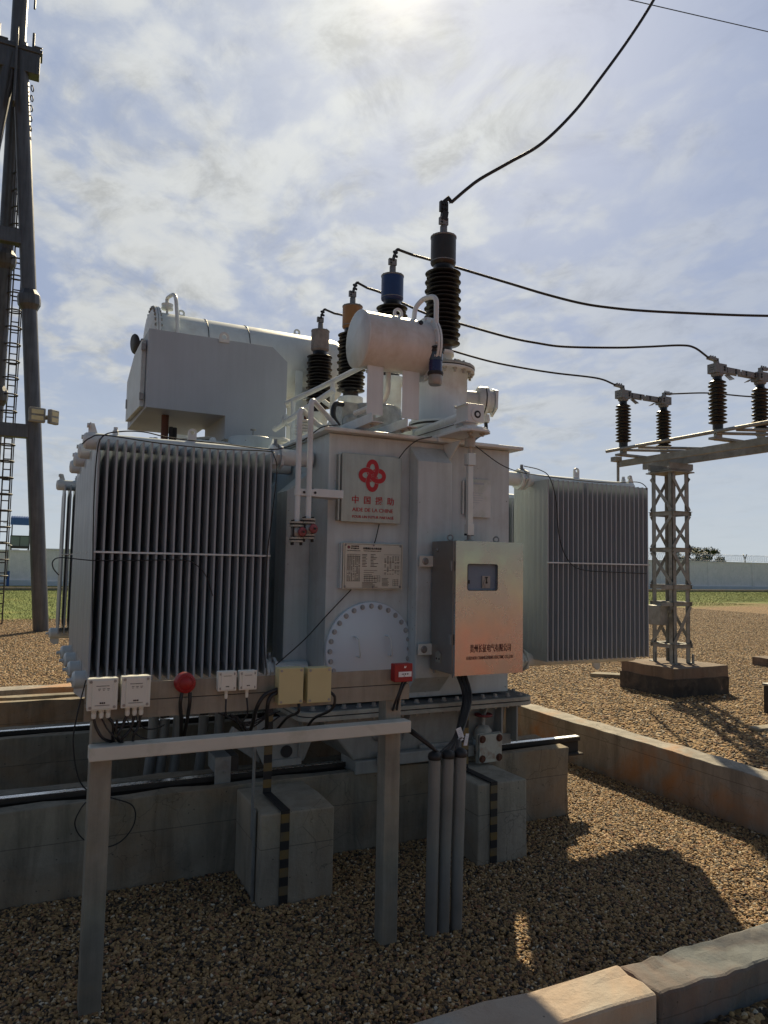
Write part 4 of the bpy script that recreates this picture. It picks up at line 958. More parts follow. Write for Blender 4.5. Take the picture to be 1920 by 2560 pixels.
# ---- main conservator and cable box
CYc, CZc, CR = 7.75, 3.88, .375
t = MB(); t.mat(PAINTW).lathe([(CR, 0), (CR, 1.90), (CR*.96, 1.96), (CR*.78, 2.03), (CR*.4, 2.07), (0, 2.08)], (1.13, CYc, CZc), (1, 0, 0), 56)
mc = t.build('main_conservator', PAINTW, TF)
t = MB(); t.mat(PAINTW).lathe([(CR+.055, 0), (CR+.055, .02)], (1.10, CYc, CZc), (1, 0, 0), 48); t.mat(BLACK).lathe([(CR+.05, -.004), (CR+.05, -.001)], (1.10, CYc, CZc), (1, 0, 0), 48)
t.mat(PAINTW).lathe([(CR+.055, -.024), (CR+.055, -.005)], (1.10, CYc, CZc), (1, 0, 0), 48); t.lathe([(CR+.02, 0), (CR*.9, .03), (0, .07)], (1.075, CYc, CZc), (-1, 0, 0), 48); t.mat(STEEL)
for k in range(36): a = 2*pi*k/36; t.bolt((1.076, CYc+cos(a)*(CR+.035), CZc+sin(a)*(CR+.035)), (-1, 0, 0), .013, .016); t.bolt((1.121, CYc+cos(a)*(CR+.035), CZc+sin(a)*(CR+.035)), (1, 0, 0), .013, .016)
t.build('end_flange', PAINTW, mc)
t = MB()
for x in (1.38, 2.66): t.lug((x, CYc, CZc+CR-.005), .075, .085, .014)
t.mat(BLACK)
for x in (1.60, 2.03): t.torus((x, CYc, CZc), (1, 0, 0), CR+.003, .004, 48, 5)
t.mat(PAINTW).torus((2.80, CYc, CZc), (1, 0, 0), CR+.001, .006, 48, 5)
t.build('lifting_lug', PAINTW, mc)
t = MB(); t.tube(bend([(1.22, CYc-.10, CZc+CR+.07), (1.22, CYc-.05, CZc+CR+.16), (1.26, CYc-.32, CZc+CR+.14), (1.28, CYc-.40, CZc+.15), (1.28, CYc-.42, 3.3)], .12), .019, 12)
t.lathe([(.012, 0), (.012, .05), (.06, .055), (.06, .075), (.055, .085), (.06, .095), (.06, .11)], (1.22, CYc-.1, CZc+CR-.03), (0, 0, 1), 18); t.build('vent_pipe', PAINTW, mc)
t = MB(); t.mat(BLKB).lathe([(.04, 0), (.04, .05), (.06, .055), (.06, .10), (.035, .105), (.03, .15), (.095, .158), (.10, .172), (.094, .182), (0, .183)], (1.06, CYc-.26, CZc-.04), (-1, -.25, -.15), 26); t.build('oil_level_gauge', BLKB, mc)
t = MB()
for x in (1.35, 2.63): t.box(x, x+.12, CYc-.2, CYc-.19, 2.5, CZc-.25); t.box(x, x+.12, CYc+.19, CYc+.2, 2.5, CZc-.25); t.box(x-.02, x+.14, CYc-.28, CYc+.28, CZc-CR-.02, CZc-CR+.06)
t.box(2.52, 2.60, 7.34, 7.36, 2.52, 3.75); t.box(2.70, 2.78, 7.34, 7.36, 2.52, 3.70)
t.build('conservator_support', PAINTW, mc, bevel=.003)
BY = 5.9
zT, zB, zN = 3.520, 2.893, 2.70
t = MB(); t.prism([(.812, BY, zB), (1.432, BY, zB-.002), (1.432, BY, zN), (1.95, BY, zN), (1.95, BY, 3.405), (1.815, BY, zT), (.812, BY, zT)], (0, .74, 0))
# hollow left end deeper with sloped roof
t.prism([(.812, BY+.7402, zB), (.812, BY+1.14, zB+.0), (.812, BY+1.14, 3.24), (.812, BY+.7402, zT-.06)], (.6, 0, 0))
cb_ = t.build('cable_box', BOXP, TF, bevel=.003)
t = MB(); t.prism([(.812-.003, BY+.10, zB+.02), (.812-.003, BY+.98, zB+.045), (.812-.003, BY+.98, 3.30), (.812-.003, BY+.55, 3.44), (.812-.003, BY+.10, 3.455)], (-.035, 0, 0)); t.build('box_door', PAINT, cb_, bevel=.004)
t = MB(); t.mat(STEEL)
for z in (3.39, 2.99): t.box(.778, .800, BY+.075, BY+.098, z-.025, z+.025); t.cyl((.775, BY+.085, z-.03), (.775, BY+.085, z+.03), .008, 8)
t.box(.765, .776, BY+.93, BY+.95, 3.05, 3.13)
t.mat(DIRTYP).lug((1.40, BY-.008, zT-.028), .085, .085, .012); t.build('hinge', STEEL, cb_)
t = MB(); t.mat(RUST).cyl((1.0, 6.15, 2.42), (1.0, 6.15, 2.892), .030, 12); t.mat(BLKB)
for k, x in enumerate((1.05, 1.085, .93, .90)): t.cyl((x, 6.15+.02*(k % 2), 2.42), (x, 6.15+.02*(k % 2), 2.80 if k < 2 else 2.70), .017, 10)
t.build('cable_bundle', RUST, cb_)
# ---- lower front valve
t = MB(); vx = 2.745; t.mat(mat('rust_spotted_plate', (.46, .47, .42), .55, var=.15, vs=20, dirt=(.22, .10, .05), dirtamt=.7, ds=14)).box(vx-.085, vx+.085, 3.99, 4.002, .463, .637); t.mat(RUST)
for dx, dz in ((-.064, .060), (.064, .060), (-.064, -.062), (.064, -.062)): t.bolt((vx+dx, 3.99, .55+dz), (0, -1, 0), .016, .012)
t.mat(PAINT).cyl((vx, 4.003, .55), (vx, 4.16, .55), .055, 20); t.mat(FLANGE).box(vx-.09, vx+.09, 4.012, 4.028, .458, .642); t.lathe([(.06, .0), (.055, .05), (.035, .075), (.012, .08), (.012, .15)], (vx-.005, 4.07, .60), (0, 0, 1), 18)
dv = t.build('drain_valve', PAINTW, TF, bevel=.001)
t = MB(); t.torus((vx-.005, 4.07, .745), (0, 0, 1), .052, .008, 24, 8); 
for a in (0, 2*pi/3, 4*pi/3): t.beam((vx-.005, 4.07, .745), (vx-.005+cos(a)*.05, 4.07+sin(a)*.05, .745), .012, .006)
t.build('handwheel', mat('faded_red_wheel', (.20, .03, .03), .6), dv)

# ------------------------------------------------------------------ instrument rack
RK = empty('instrument_rack', (.95, 3.06, 0), 'grey steel stand with a white rail and a strip of small boxes and black cables', 'rack')
t = MB(); t.mat(RACKM).box(.273, .352, 3.06, 3.15, -.1, 1.12); t.build('post', RACKM, RK, bevel=.004)
t = MB(); t.mat(RACKM).box(1.528, 1.606, 3.06, 3.14, -.1, 1.13); t.build('post', RACKM, RK, bevel=.004)
a0 = at(223.3, 1869.4, y=3.0); a1 = at(1026, 1801, y=3.0)
t = MB(); z1_ = (a0.z+a1.z)/2; print('rail top z', a0, a1)
t.box(a0.x, a1.x, 2.99, 3.058, z1_-.052, z1_); t.build('top_rail', RAILP, RK, bevel=.004)
# backing strip: two wide metal strips one over the other
p0 = at(215, 1722, y=3.05); p1 = at(1018, 1663, y=3.05); q0 = at(215, 1808, y=3.05); q1 = at(1018, 1745, y=3.05)
print('strip', p0, p1, q0, q1)
zt_, zb_ = (p0.z+p1.z)/2, (q0.z+q1.z)/2; sx0, sx1 = at(214, 1700, y=3.05).x, at(1024, 1700, y=3.05).x
t = MB(); t.box(sx0, sx1, 3.050, 3.056, (zt_+zb_)/2+.0015, zt_); t.box(sx0, sx1, 3.050, 3.056, zb_, (zt_+zb_)/2-.0015)
t.mat(BLKB).box(sx0+.005, sx1-.005, 3.0565, 3.0590, zb_+.02, zt_-.02); t.mat(RACKM); t.box(.9, .93, 3.06, 3.09, zb_+.01, zt_-.01); t.build('backing_strip', RACKM, RK, bevel=.001)
print('zt zb', zt_, zb_)
YS = 3.050
def rbox(name, px0, py0, px1, py1, depth, m, label, lid=None, glands=0, marks=None, screws=True):
    a = at(px0, py0, y=YS-depth); b = at(px1, py1, y=YS-depth); x0, x1, z1, z0 = a.x, b.x, a.z, b.z
    t = MB(); t.mat(m).box(x0, x1, YS-depth*.62, YS, z0, z1)
    o = t.build(name, m, RK, bevel=.004, label=label)
    t = MB(); t.mat(m).box(x0-.001, x1+.001, YS-depth, YS-depth*.62-.001, z0-.001, z1+.001)
    if glands: t.box(x0+(x1-x0)*.14, x1-(x1-x0)*.14, YS-depth-.003, YS-depth+.001, z0+.004, z1-.004)
    t.build('lid', m, o, bevel=.003)
    t = MB(); t.mat(STEEL)
    if screws:
        e = .010
        for x in (x0+e, x1-e):
            for z in (z0+e, z1-e): t.lathe([(.0055, 0), (.0055, .002)], (x, YS-depth-.0005, z), (0, -1, 0), 12)
        t.build('lid_screw', STEEL, o)
    return o, x0, x1, z0, z1
def glands(o, xs, z, y, r=.008):
    t = MB()
    for x in xs: t.lathe([(r*1.25, 0), (r*1.25, .010), (r, .011), (r*1.15, .018), (r*1.15, .028), (r*.8, .034)], (x, y, z), (0, 0, -1), 10)
    t.build('cable_gland', WHITE, o)
rnk = random.Random(9)
def prints(o, x0, x1, z0, z1, y, big=True):
    t = MB(); cx = (x0+x1)/2; w_ = x1-x0; h = z1-z0
    n = 12
    for i in range(n): t.box(cx-w_*.22+w_*.44*i/n, cx-w_*.22+w_*.44*(i+.7)/n, y, y+.0006, z0+h*.765, z0+h*(.785 if big else .79))
    if big:
        for k in (0, 1, 2): t.box(cx-w_*.16+k*w_*.15, cx-w_*.16+k*w_*.15+w_*.09, y, y+.0006, z0+h*.675, z0+h*.69); t.box(cx-w_*.15+k*w_*.15, cx-w_*.15+k*w_*.15+w_*.06, y, y+.0006, z0+h*.63, z0+h*.642)
        for i in range(14): t.box(cx-w_*.25+w_*.5*i/14, cx-w_*.25+w_*.5*(i+.65)/14, y, y+.0006, z0+h*.145, z0+h*.165)
    for k in (-1, 0, 1): t.lathe([(w_*.032, 0), (w_*.032, .0006)], (cx+k*w_*.065, y+.0006, z0+h*.23), (0, -1, 0), 8)
    t.build('print', INK, o)
bxs = []
for (a, b, c, d, lab) in ((221, 1699, 292, 1773, 'white box with three status lamps, left end of the strip'), (306, 1693, 374, 1766, 'white box with three status lamps, second from left')):
    o, x0, x1, z0, z1 = rbox('monitor_box', a, b, c, d, .055, WHITE, lab, glands=1); prints(o, x0, x1, z0, z1, YS-.0592)
    gx = [x0+(x1-x0)*k for k in (.25, .5, .73)]; glands(o, gx, z0, YS-.035); bxs.append((gx, z0))
sm = []
for (a, b, c, d, lab) in ((547, 1680, 590, 1726, 'small white sensor box, left of the pair'), (600, 1678, 641, 1723, 'small white sensor box, right of the pair')):
    o, x0, x1, z0, z1 = rbox('sensor_box', a, b, c, d, .04, WHITE, lab, glands=1); prints(o, x0, x1, z0, z1, YS-.0442, False)
    glands(o, [(x0+x1)/2], z0, YS-.025, .006); sm.append(((x0+x1)/2, z0))
yb = []
for (a, b, c, d, lab) in ((699, 1672, 757, 1758, 'cream yellow junction box, left one'), (771, 1671, 827, 1754, 'cream yellow junction box, right one')):
    o, x0, x1, z0, z1 = rbox('junction_box', a, b, c, d, .06, CREAM, lab); yb.append((x0, x1, z0, z1))
c = at(464, 1708, y=YS-.03)
t = MB(); t.mat(RED).lathe([(.041, 0), (.041, .016), (.039, .02), (.039, .038), (.035, .043), (.02, .045), (.018, .048), (0, .049)], (c.x, YS, c.z), (0, -1, 0), 40)
for k in range(24): a = k*2*pi/24; t.box(c.x+cos(a)*.029-.002, c.x+cos(a)*.029+.002, YS-.0465, YS-.043, c.z+sin(a)*.029-.002, c.z+sin(a)*.029+.002)
bell = t.build('alarm_sounder', RED, RK)
o, x0, x1, z0, z1 = rbox('fire_call_point', 988, 1661, 1031, 1703, .045, RED, 'red manual call point with white arrows panel', screws=False); cpx = (x0+x1)/2
t = MB(); t.mat(TAG).box(x0+.018, x1-.006, YS-.0475, YS-.0455, z0+.022, z0+.045); 
lp = t.build('call_point_panel', TAG, o); t = MB(); cy = YS-.0482; cz = z0+.0345; cx0 = (x0+x1)/2+.006
t.lathe([(.0035, 0), (.0035, .0006)], (cx0, cy, cz), (0, -1, 0), 12)
for s_ in (-1, 1): t.prism([(cx0+s_*.007, cy, cz), (cx0+s_*.012, cy, cz+.004), (cx0+s_*.012, cy, cz+.0012), (cx0+s_*.018, cy, cz+.0012), (cx0+s_*.018, cy, cz-.0012), (cx0+s_*.012, cy, cz-.0012), (cx0+s_*.012, cy, cz-.004)], (0, -.0006, 0))
t.box(cx0-.008, cx0-.002, cy, cy-.0005, z0+.025, z0+.0275)
t.build('call_point_arrows', INK, o)
t = MB(); t.prism([(cx0-.006, cy+.002, z1-.018), (cx0+.004, cy+.002, z1-.018), (cx0+.006, cy+.002, z1-.008), (cx0, cy+.002, z1-.013), (cx0-.002, cy+.002, z1-.007)], (0, -.0006, 0)); t.build('flame_symbol', TAG, o)
# rack cables
RC = MB(); RC.mat(BLACK)
def rc(P, r): RC.tube(spline(P, 6), r, 7)
def ap(px, py, y): return at(px, py, y=y)
yl = 3.015
g0, zz0 = bxs[0]; g1_, zz1 = bxs[1]
rc([(g0[0], yl, zz0-.03), ap(241, 1820, yl), ap(258, 1846, yl), ap(285, 1857, yl+.06), ap(300, 1862, yl+.1)], .0055)
rc([(g0[1], yl, zz0-.03), ap(268, 1822, yl), ap(290, 1846, yl), ap(305, 1862, yl+.08)], .0032)
rc([(g0[2], yl, zz0-.03), ap(283, 1812, yl), ap(282, 1840, yl+.02), ap(284, 1862, yl+.08)], .006)
rc([(g1_[0], yl, zz1-.03), ap(306, 1815, yl), ap(296, 1840, yl), ap(308, 1864, yl+.08)], .006)
rc([(g1_[1], yl, zz1-.03), ap(327, 1822, yl), ap(305, 1848, yl), ap(300, 1864, yl+.08)], .0055)
rc([(g1_[2], yl, zz1-.03), ap(346, 1815, yl), ap(334, 1840, yl), ap(331, 1862, yl+.08)], .0055)
rc([ap(293, 1800, yl), ap(291, 1830, yl), ap(303, 1850, yl), ap(310, 1864, yl+.08)], .005)
rc([ap(340, 1790, yl), ap(345, 1805, yl), ap(365, 1822, yl+.05), ap(395, 1820, yl+.2), ap(410, 1812, yl+.3)], .0028)
rc([ap(318, 1800, yl), ap(335, 1830, yl), ap(365, 1847, yl+.05), ap(410, 1852, yl+.2), ap(430, 1852, yl+.3)], .0028)
rc([ap(283, 1818, yl), ap(300, 1815, yl), ap(335, 1812, yl)], .004)
rc([(c.x-.014, yl, c.z-.036), ap(451, 1760, yl), ap(453, 1800, yl+.06), ap(452, 1850, yl+.2)], .0075)
rc([(c.x+.018, yl, c.z-.036), ap(474, 1760, yl), ap(468, 1800, yl+.06), ap(458, 1850, yl+.2)], .0075)
for (x, z), e in zip(sm, ((612, 1838), (628, 1845))):
    rc([(x, 3.025, z-.03), (x+.004, 3.02, z-.10), ap(e[0]-22, e[1]-35, 3.2), ap(e[0], e[1], 3.3)], .0035)
x0, x1, z0, z1 = yb[0]
rc([(x0+.002, 3.01, z0+.062), (x0-.06, 3.00, z0+.04), ap(640, 1775, 3.02), ap(630, 1815, 3.2), ap(618, 1838, 3.3)], .0085)
rc([(x0+.002, 3.01, z0+.050), (x0-.035, 3.00, z0+.03), ap(668, 1775, 3.02), ap(667, 1815, 3.2), ap(662, 1838, 3.3)], .0085)
rc([(x1-.012, 3.01, z0+.003), (x1-.013, 3.01, z0-.04), (x1-.02, 3.14, z0-.09), (x1-.04, 3.25, z0-.18)], .0065)
x0, x1, z0, z1 = yb[1]
rc([(x1-.002, 3.01, z0+.042), (x1+.022, 3.0, z0+.015), (x1+.016, 3.02, z0-.04), (x1-.012, 3.15, z0-.10), (x1-.016, 3.25, z0-.17)], .0062)
rc([ap(1007, 1703, 3.02), ap(998, 1730, 3.0), ap(985, 1765, 3.02), ap(975, 1800, 3.2), ap(968, 1820, 3.3)], .0055)
rc([ap(1015, 1703, 3.02), ap(1002, 1730, 3.01), ap(993, 1765, 3.03), ap(990, 1800, 3.2), ap(985, 1820, 3.3)], .0055)
RC.build('rack_cable', BLACK, RK)
rkl = MB(); rkl.mat(BLACK)
for i, (a, b, sag) in enumerate(((545, 700, 22), (560, 690, 30), (575, 680, 38), (582, 668, 26), (590, 700, 48))):
    rkl.tube(spline([ap(a, 1782+i*2, 3.6), ap((a+b)/2-10, 1784+sag, 3.6), ap(b, 1778+i*3, 3.6)], 10), .004, 6)
rkl.build('cable_loops', BLACK, label='tangle of thin black cables looping below the small boxes on the rack', cat='cables')

# ------------------------------------------------------------------ conduits and loose cables
lab = ['leftmost of the three grey conduits rising from the gravel beside the rack post', 'middle of the three grey conduits rising from the gravel beside the rack post', 'rightmost of the three grey conduits rising from the gravel beside the rack post']
for (bx_, tx, l) in ((1.785, 1.795, lab[0]), (1.852, 1.868, lab[1]), (1.922, 1.938, lab[2])):
    t = MB(); t.mat(PVC).tube([(bx_, 3.07, -.1), (bx_+.004, 3.07, .3), (tx, 3.07, .80)], .0285, 20); o = t.build('conduit_pipe', PVC, label=l, cat='conduit', group='grey conduits in front of the control cabinet')
    t = MB(); t.mat(BLACK).lathe([(.031, 0), (.034, .012), (.030, .028), (.012, .04)], (tx, 3.07, .792), (0, 0, 1), 14); t.build('rubber_cap', BLACK, o)
def A_(px, py, y): return at(px, py, y=y)
CB = MB(); CB.mat(BLACK)
for k in range(5):
    dx = (k-2)*.011
    CB.tube(spline([V(2.43+dx*1.2, 3.86+(k % 2)*.012, 1.058), A_(1160+k*4, 1740, 3.8), A_(1150+k*3.5, 1800, 3.65), A_(1135+k*3, 1850, 3.40), A_((1095, 1110, 1128, 1140, 1146)[k], 1890, 3.09)], 8), .0115, 7)
CB.tube(spline([V(2.40, 3.85, 1.06), A_(1153, 1710, 3.8), A_(1158, 1735, 3.8)], 6), .003, 5)
CB.build('cable_bundle', BLACK, label='thick bundle of black cables hanging from the steel cabinet down to the conduits', cat='cables')
CB = MB(); CB.mat(BLACK)
for d, e in ((0, 1103), (6, 1112)): CB.tube(spline([A_(1000, 1806+d, 3.2), A_(1035, 1830+d, 3.08), A_(1075, 1862+d*.6, 3.06), A_(e, 1893, 3.07)], 8), .008, 7)
CB.build('rack_feed_cable', BLACK, label='pair of black cables sagging from the rack rail end to the conduits', cat='cables')
def tagp(pts, l):
    y = 3.38; P = [A_(x, y_, y) for x, y_ in pts]; t = MB(); t.mat(TAG).prism(P, (0, .002, 0))
    o = t.build('cable_tag', TAG, label=l, cat='tag', group='white tags on the cable bundle'); 
    c0 = sum(P, Vector())/4; u = (P[1]-P[0]); v = (P[3]-P[0]); t = MB()
    for k in range(4):
        a = P[0]+u*.2+v*(.25+.15*k)+V(0, -.0006, 0); t.beam(a, a+u*.6, .0008, .0012, upv=(0, 1, 0))
    t.build('tag_print', BOXP, o)
tagp([(1140, 1823), (1152, 1817), (1161, 1843), (1149, 1850)], 'white cable tag tilted upright, upper one on the black bundle')
tagp([(1135, 1852), (1155, 1842), (1159, 1849), (1138, 1861)], 'white cable tag lying slanted below the upper tag')
tagp([(1165, 1834), (1173, 1834), (1168, 1864), (1159, 1864)], 'white cable tag hanging straight at the right of the bundle')
# conduits between the foundation beams
for k, (x, l) in enumerate(((.83, 'thin'), (.90, 'wide'), (.99, 'wide'), (1.16, 'dark'), (1.27, 'short'))):
    t = MB(); t.tube([(x-.06, 5.05, -.02), (x, 5.1, .45), (x+.01, 5.12, .70-.05*(k % 2))], .034, 16)
    t.mat(BLACK)
    for j in range(3): t.tube([(x+.01+(j-1)*.018, 5.12, .66), (x+.012+(j-1)*.02, 5.12, .95)], .012, 6)
    t.build('conduit_pipe', PVC, label=('first grey conduit from the left, rising between the foundation beams under the rack rail', 'second grey conduit from the left, rising between the foundation beams under the rack rail', 'third grey conduit from the left, rising between the foundation beams under the rack rail', 'fourth grey conduit between the foundation beams, just left of the rail clamp', 'fifth grey conduit between the foundation beams, behind the rail clamp')[k], cat='conduit', group='grey conduits between the foundation beams')
# loose thin wires on the radiators
YW = 4.175
wire('loose_wire', [A_(230, 1600, 4.15), A_(232, 1402, YW), A_(235, 1250, YW), A_(243, 1130, YW), A_(258, 1090, YW), A_(300, 1079, YW), A_(360, 1080, YW-.01), A_(430, 1095, YW-.01), A_(560, 1110, YW-.01), A_(672, 1123, YW-.01), A_(715, 1118, 4.1), A_(760, 1100, 4.1), A_(805, 1068, 4.06), A_(850, 1062, 4.06)], .0035, BLACK, 'thin black wire draped over the top of the left radiator and up its corner', 'wire')
wire('loose_wire', [A_(205, 1110, 4.15), A_(225, 1095, 4.15), A_(262, 1088, YW), A_(400, 1108, YW-.01), A_(540, 1122, YW-.01), A_(670, 1128, YW-.01), A_(685, 1140, 4.12), A_(692, 1180, 4.12), A_(680, 1290, 4.12), A_(667, 1400, YW), A_(660, 1560, YW), A_(664, 1670, YW)], .0035, BLACK, 'thin black wire running down the right edge of the left radiator', 'wire')
wire('loose_wire', [A_(147, 1438, 4.3), A_(133, 1420, 4.3), A_(133, 1402, 4.3), A_(155, 1394, 4.3), A_(232, 1401, YW-.01), A_(340, 1401, YW-.01), A_(455, 1400, YW-.01), A_(490, 1412, YW-.01), A_(515, 1440, YW-.01), A_(532, 1490, YW-.01)], .003, BLACK, 'thin black wire along the tie bar of the left radiator with a loose curled end', 'wire')
wire('loose_wire', [A_(215, 1700, 4.1), A_(192, 1790, 4.08), A_(183, 1860, 4.08), A_(195, 1940, 4.08), A_(222, 1978, 4.08), A_(280, 1995, 4.06), A_(332, 2015, 4.05), A_(335, 2060, 4.05), A_(300, 2105, 4.05), A_(250, 2118, 4.05), A_(205, 2095, 4.05), A_(187, 2060, 4.05), A_(200, 2025, 4.05), A_(215, 2005, 4.05)], .0035, BLACK, 'thin black wire hanging in a coil behind the left rack post', 'wire')
wire('loose_wire', [A_(997, 1146, 4.09), A_(1018, 1120, 4.07), A_(1045, 1100, 4.06), A_(1080, 1092, 4.06)], .0035, BLACK, 'short black wire arching from the emblem plate up to the cover edge', 'wire')
wire('loose_wire', [A_(948, 1310, 4.12), A_(940, 1345, 4.12), A_(936, 1358, 4.12)], .0035, BLACK, 'short black wire between the emblem plate and the rating plate', 'wire')
wire('loose_wire', [A_(878, 1474, 4.12), A_(820, 1535, 4.12), A_(760, 1600, 4.1), A_(690, 1662, 4.1)], .0035, BLACK, 'black wire running slantwise from the rating plate to the rack', 'wire')
wire('loose_wire', [A_(1185, 1112, 4.0), A_(1250, 1160, 4.05), A_(1300, 1180, 4.1), A_(1360, 1190, YW), A_(1440, 1200, YW), A_(1520, 1207, YW), A_(1590, 1205, YW), A_(1612, 1214, YW), A_(1617, 1225, YW)], .0035, BLACK, 'black wire from the drive shaft along the top of the right radiator', 'wire')
wire('loose_wire', [A_(1310, 1165, YW), A_(1350, 1175, YW), A_(1374, 1194, YW), A_(1390, 1250, YW), A_(1398, 1340, YW), A_(1420, 1400, YW-.01), A_(1455, 1424, YW-.012), A_(1530, 1430, YW-.012), A_(1616, 1434, YW-.012)], .0035, BLACK, 'black wire hanging in a curve down the face of the right radiator', 'wire')

# ------------------------------------------------------------------ left gantry
GY = 16.7
GN = empty('steel_gantry', (.45, GY, Z0), 'tall dark tubular steel gantry with leaning legs at the left edge', 'gantry')
ap_ = V(-.56, GY, 12.2); gb0 = V(.452, GY, Z0-.3)
def pole(name, a, b, r, fl=(), n=24):
    t = MB(); t.mat(ZINC).cyl(a, b, r, n); d = (Vector(b)-Vector(a)).normalized()
    for z in fl:
        k = (z-a[2])/(b[2]-a[2]); p = Vector(a)+(Vector(b)-Vector(a))*k
        t.lathe([(r, -.22), (r*1.45, -.10), (r*1.5, -.03), (r*1.5, .03), (r*1.45, .10), (r, .22)], p, d, 12, smooth=False)
    return t.build(name, ZINC, GN)
pole('leg', gb0, ap_+V(.0, 0, .3), .150, (7.04,))
m0 = at(-45, 1575, y=18.4); m0.z = Z0-.3; pole('leg', m0, at(44, 150, y=17.0), .150, (8.1, 5.2))
pole('leg', (-2.1, GY, Z0-.3), V(-.72, GY, 12.2), .150, (7.0,))
pole('mast', (-.60, GY+.1, 11.9), (-.60, GY+.1, 17), .15, ())
t = MB(); t.box(-1.35, -.16, GY-.14, GY+.14, 11.85, 12.42); t.box(-1.3, -.12, GY-.17, GY+.17, 12.30, 12.38); t.box(-.62, -.58, GY-.4, GY-.16, 11, 12.6)
for x in (-.30, -.95): t.box(x-.03, x+.02, GY-.05, GY+.02, 12.42, 12.80); t.box(x, x+.17, GY-.03, GY, 12.50, 12.54)
for x in (-.30, -.92): t.box(x-.05, x+.08, GY-.1, GY+.05, 13.75, 13.9); t.box(x-.04, x, GY-.1, GY-.05, 13.3, 13.9)
t.build('apex_box', ZINC, GN, bevel=.01)
t = MB()
for k in range(6):
    z = 11.6-k*.22; x = -.28; t.torus((x, GY, z), (1, .3, .4), .06, .012, 10, 5)
t.build('insulator_chain', BLKB, GN)
t = MB(); t.beam((-2.0, GY, 8.33), (-.2, GY, 8.33), .2, .30); t.beam((-2.2, GY, 4.30), (.14, GY, 4.30), .2, .28); t.build('crossbeam', ZINC, GN, bevel=.01)
t = MB(); la, lb = at(-14, 1560, y=18.6), at(50, 400, y=17.2)
for s_ in (-.0, .25): t.tube([la+V(s_*.6, 0, 0), lb+V(s_*.6, 0, 0)], .016, 6)
n = 44
for k in range(n):
    p = la.lerp(lb, k/n); t.tube([p, p+V(.15, 0, 0)], .014, 5)
for k in range(3, 28):
    p = la.lerp(lb, k/28)
    t.torus(p+V(.06, -.12, 0), (0, 0, 1), .15, .018, 14, 5, -pi*.0, pi*2)
for s_ in (-.07, .19): t.tube([la+V(s_, -.2, 1.0), lb+V(s_, -.2, 0)], .012, 5)
t.build('caged_ladder', mat('ladder_steel', (.06, .062, .065), .6, .2, var=.2), GN)
def flood(px, py, wpx, hpx, yaw, l):
    c = at(px, py, y=GY-.38); k = (GY-.38)/F_PX*.93; ww, hh = wpx*k, hpx*k
    e = empty('floodlight', c, l, 'floodlight', 'floodlights on the gantry leg'); rot = Matrix.Rotation(yaw, 3, 'Z')
    def bx_(mb, x0, x1, y0, y1, z0, z1):
        vs = [c+rot @ V(x, y, z) for x in (x0, x1) for y in (y0, y1) for z in (z0, z1)]; mb.add(vs, [(0, 1, 3, 2), (4, 6, 7, 5), (0, 4, 5, 1), (2, 3, 7, 6), (0, 2, 6, 4), (1, 5, 7, 3)])
    t = MB(); bx_(t, -ww/2, ww/2, -.03, .07, -hh/2, hh/2); t.build('housing', LATT, e, bevel=.02)
    t = MB(); bx_(t, -ww*.36, ww*.36, -.036, -.031, .02, hh*.36); bx_(t, -ww*.36, ww*.36, -.036, -.031, -hh*.36, -.02); t.build('lens', LENS, e)
    t = MB(); bx_(t, -.02, .02, .07, .24, -.04, .04); t.build('bracket', LATT, e)
flood(93, 1037, 38, 36, R(12), 'square floodlight facing the camera on the leaning gantry leg')
flood(135, 1043, 27, 36, R(42), 'square floodlight turned sideways, right of the other one on the gantry leg')
t = MB(); t.beam(at(108, 1042, y=GY-.28), at(128, 1042, y=GY-.28), .05, .05); t.build('light_bar', LATT, GN)

# ------------------------------------------------------------------ lattice support with disconnectors
t = MB(); rough_box(t, 6.89, 7.81, 6.31, 7.15, Z0-.1, .56, amp=.006, seed=31); PL = t.build('concrete_plinth', CONCP, bevel=.01, label='reddish concrete plinth with a black tarred lower half under the lattice support', cat='plinth')
t = MB(); rough_box(t, 6.882, 7.818, 6.302, 7.158, Z0-.1, .43, amp=.006, seed=32); t.build('tar_coating', mat('tar_black', (.028, .024, .022), .7, var=.5, vs=8, dirt=(.12, .09, .07), dirtamt=.7, ds=5), PL)
LS = empty('lattice_support', (7.36, 6.77, .56), 'galvanised steel lattice support standing on a reddish concrete plinth', 'steel support')
LX0, LX1, LY0, LY1 = 7.21, 7.50, 6.60, 6.93; zt0, zt1 = .56, 2.93; w_ = .062; th = .007
for x, y, u, v in ((LX0, LY0, (1, 0, 0), (0, 1, 0)), (LX1, LY0, (-1, 0, 0), (0, 1, 0)), (LX0, LY1, (1, 0, 0), (0, -1, 0)), (LX1, LY1, (-1, 0, 0), (0, -1, 0))):
    t = MB(); t.angle((x, y, zt0), (x, y, zt1), w_, th, u, v); t.box(x-.03, x+.03, y-.03, y+.03, zt0, zt0+.012); t.box(x-.012, x+.012, y-.05, y-.03, zt0, zt0+.12); t.build('leg', LATT, LS)
lev = [.775, 1.29, 1.50, 1.96, 2.415]
t = MB()
for z in lev:
    for p, q in (((LX0-.03, LY0-.006, z), (LX1+.03, LY0-.006, z)), ((LX0-.006, LY0-.03, z), (LX0-.006, LY1+.03, z)), ((LX1+.006, LY0-.03, z), (LX1+.006, LY1+.03, z)), ((LX0-.03, LY1+.006, z), (LX1+.03, LY1+.006, z))):
        t.beam(p, q, .006, .05)
        a, b = Vector(p), Vector(q); t.beam(a+V(0, 0, .025), b+V(0, 0, .025), .045, .005)
t.build('horizontal_brace', LATT, LS)
t = MB()
def diag(a, b): t.beam(a, b, .006, .045)
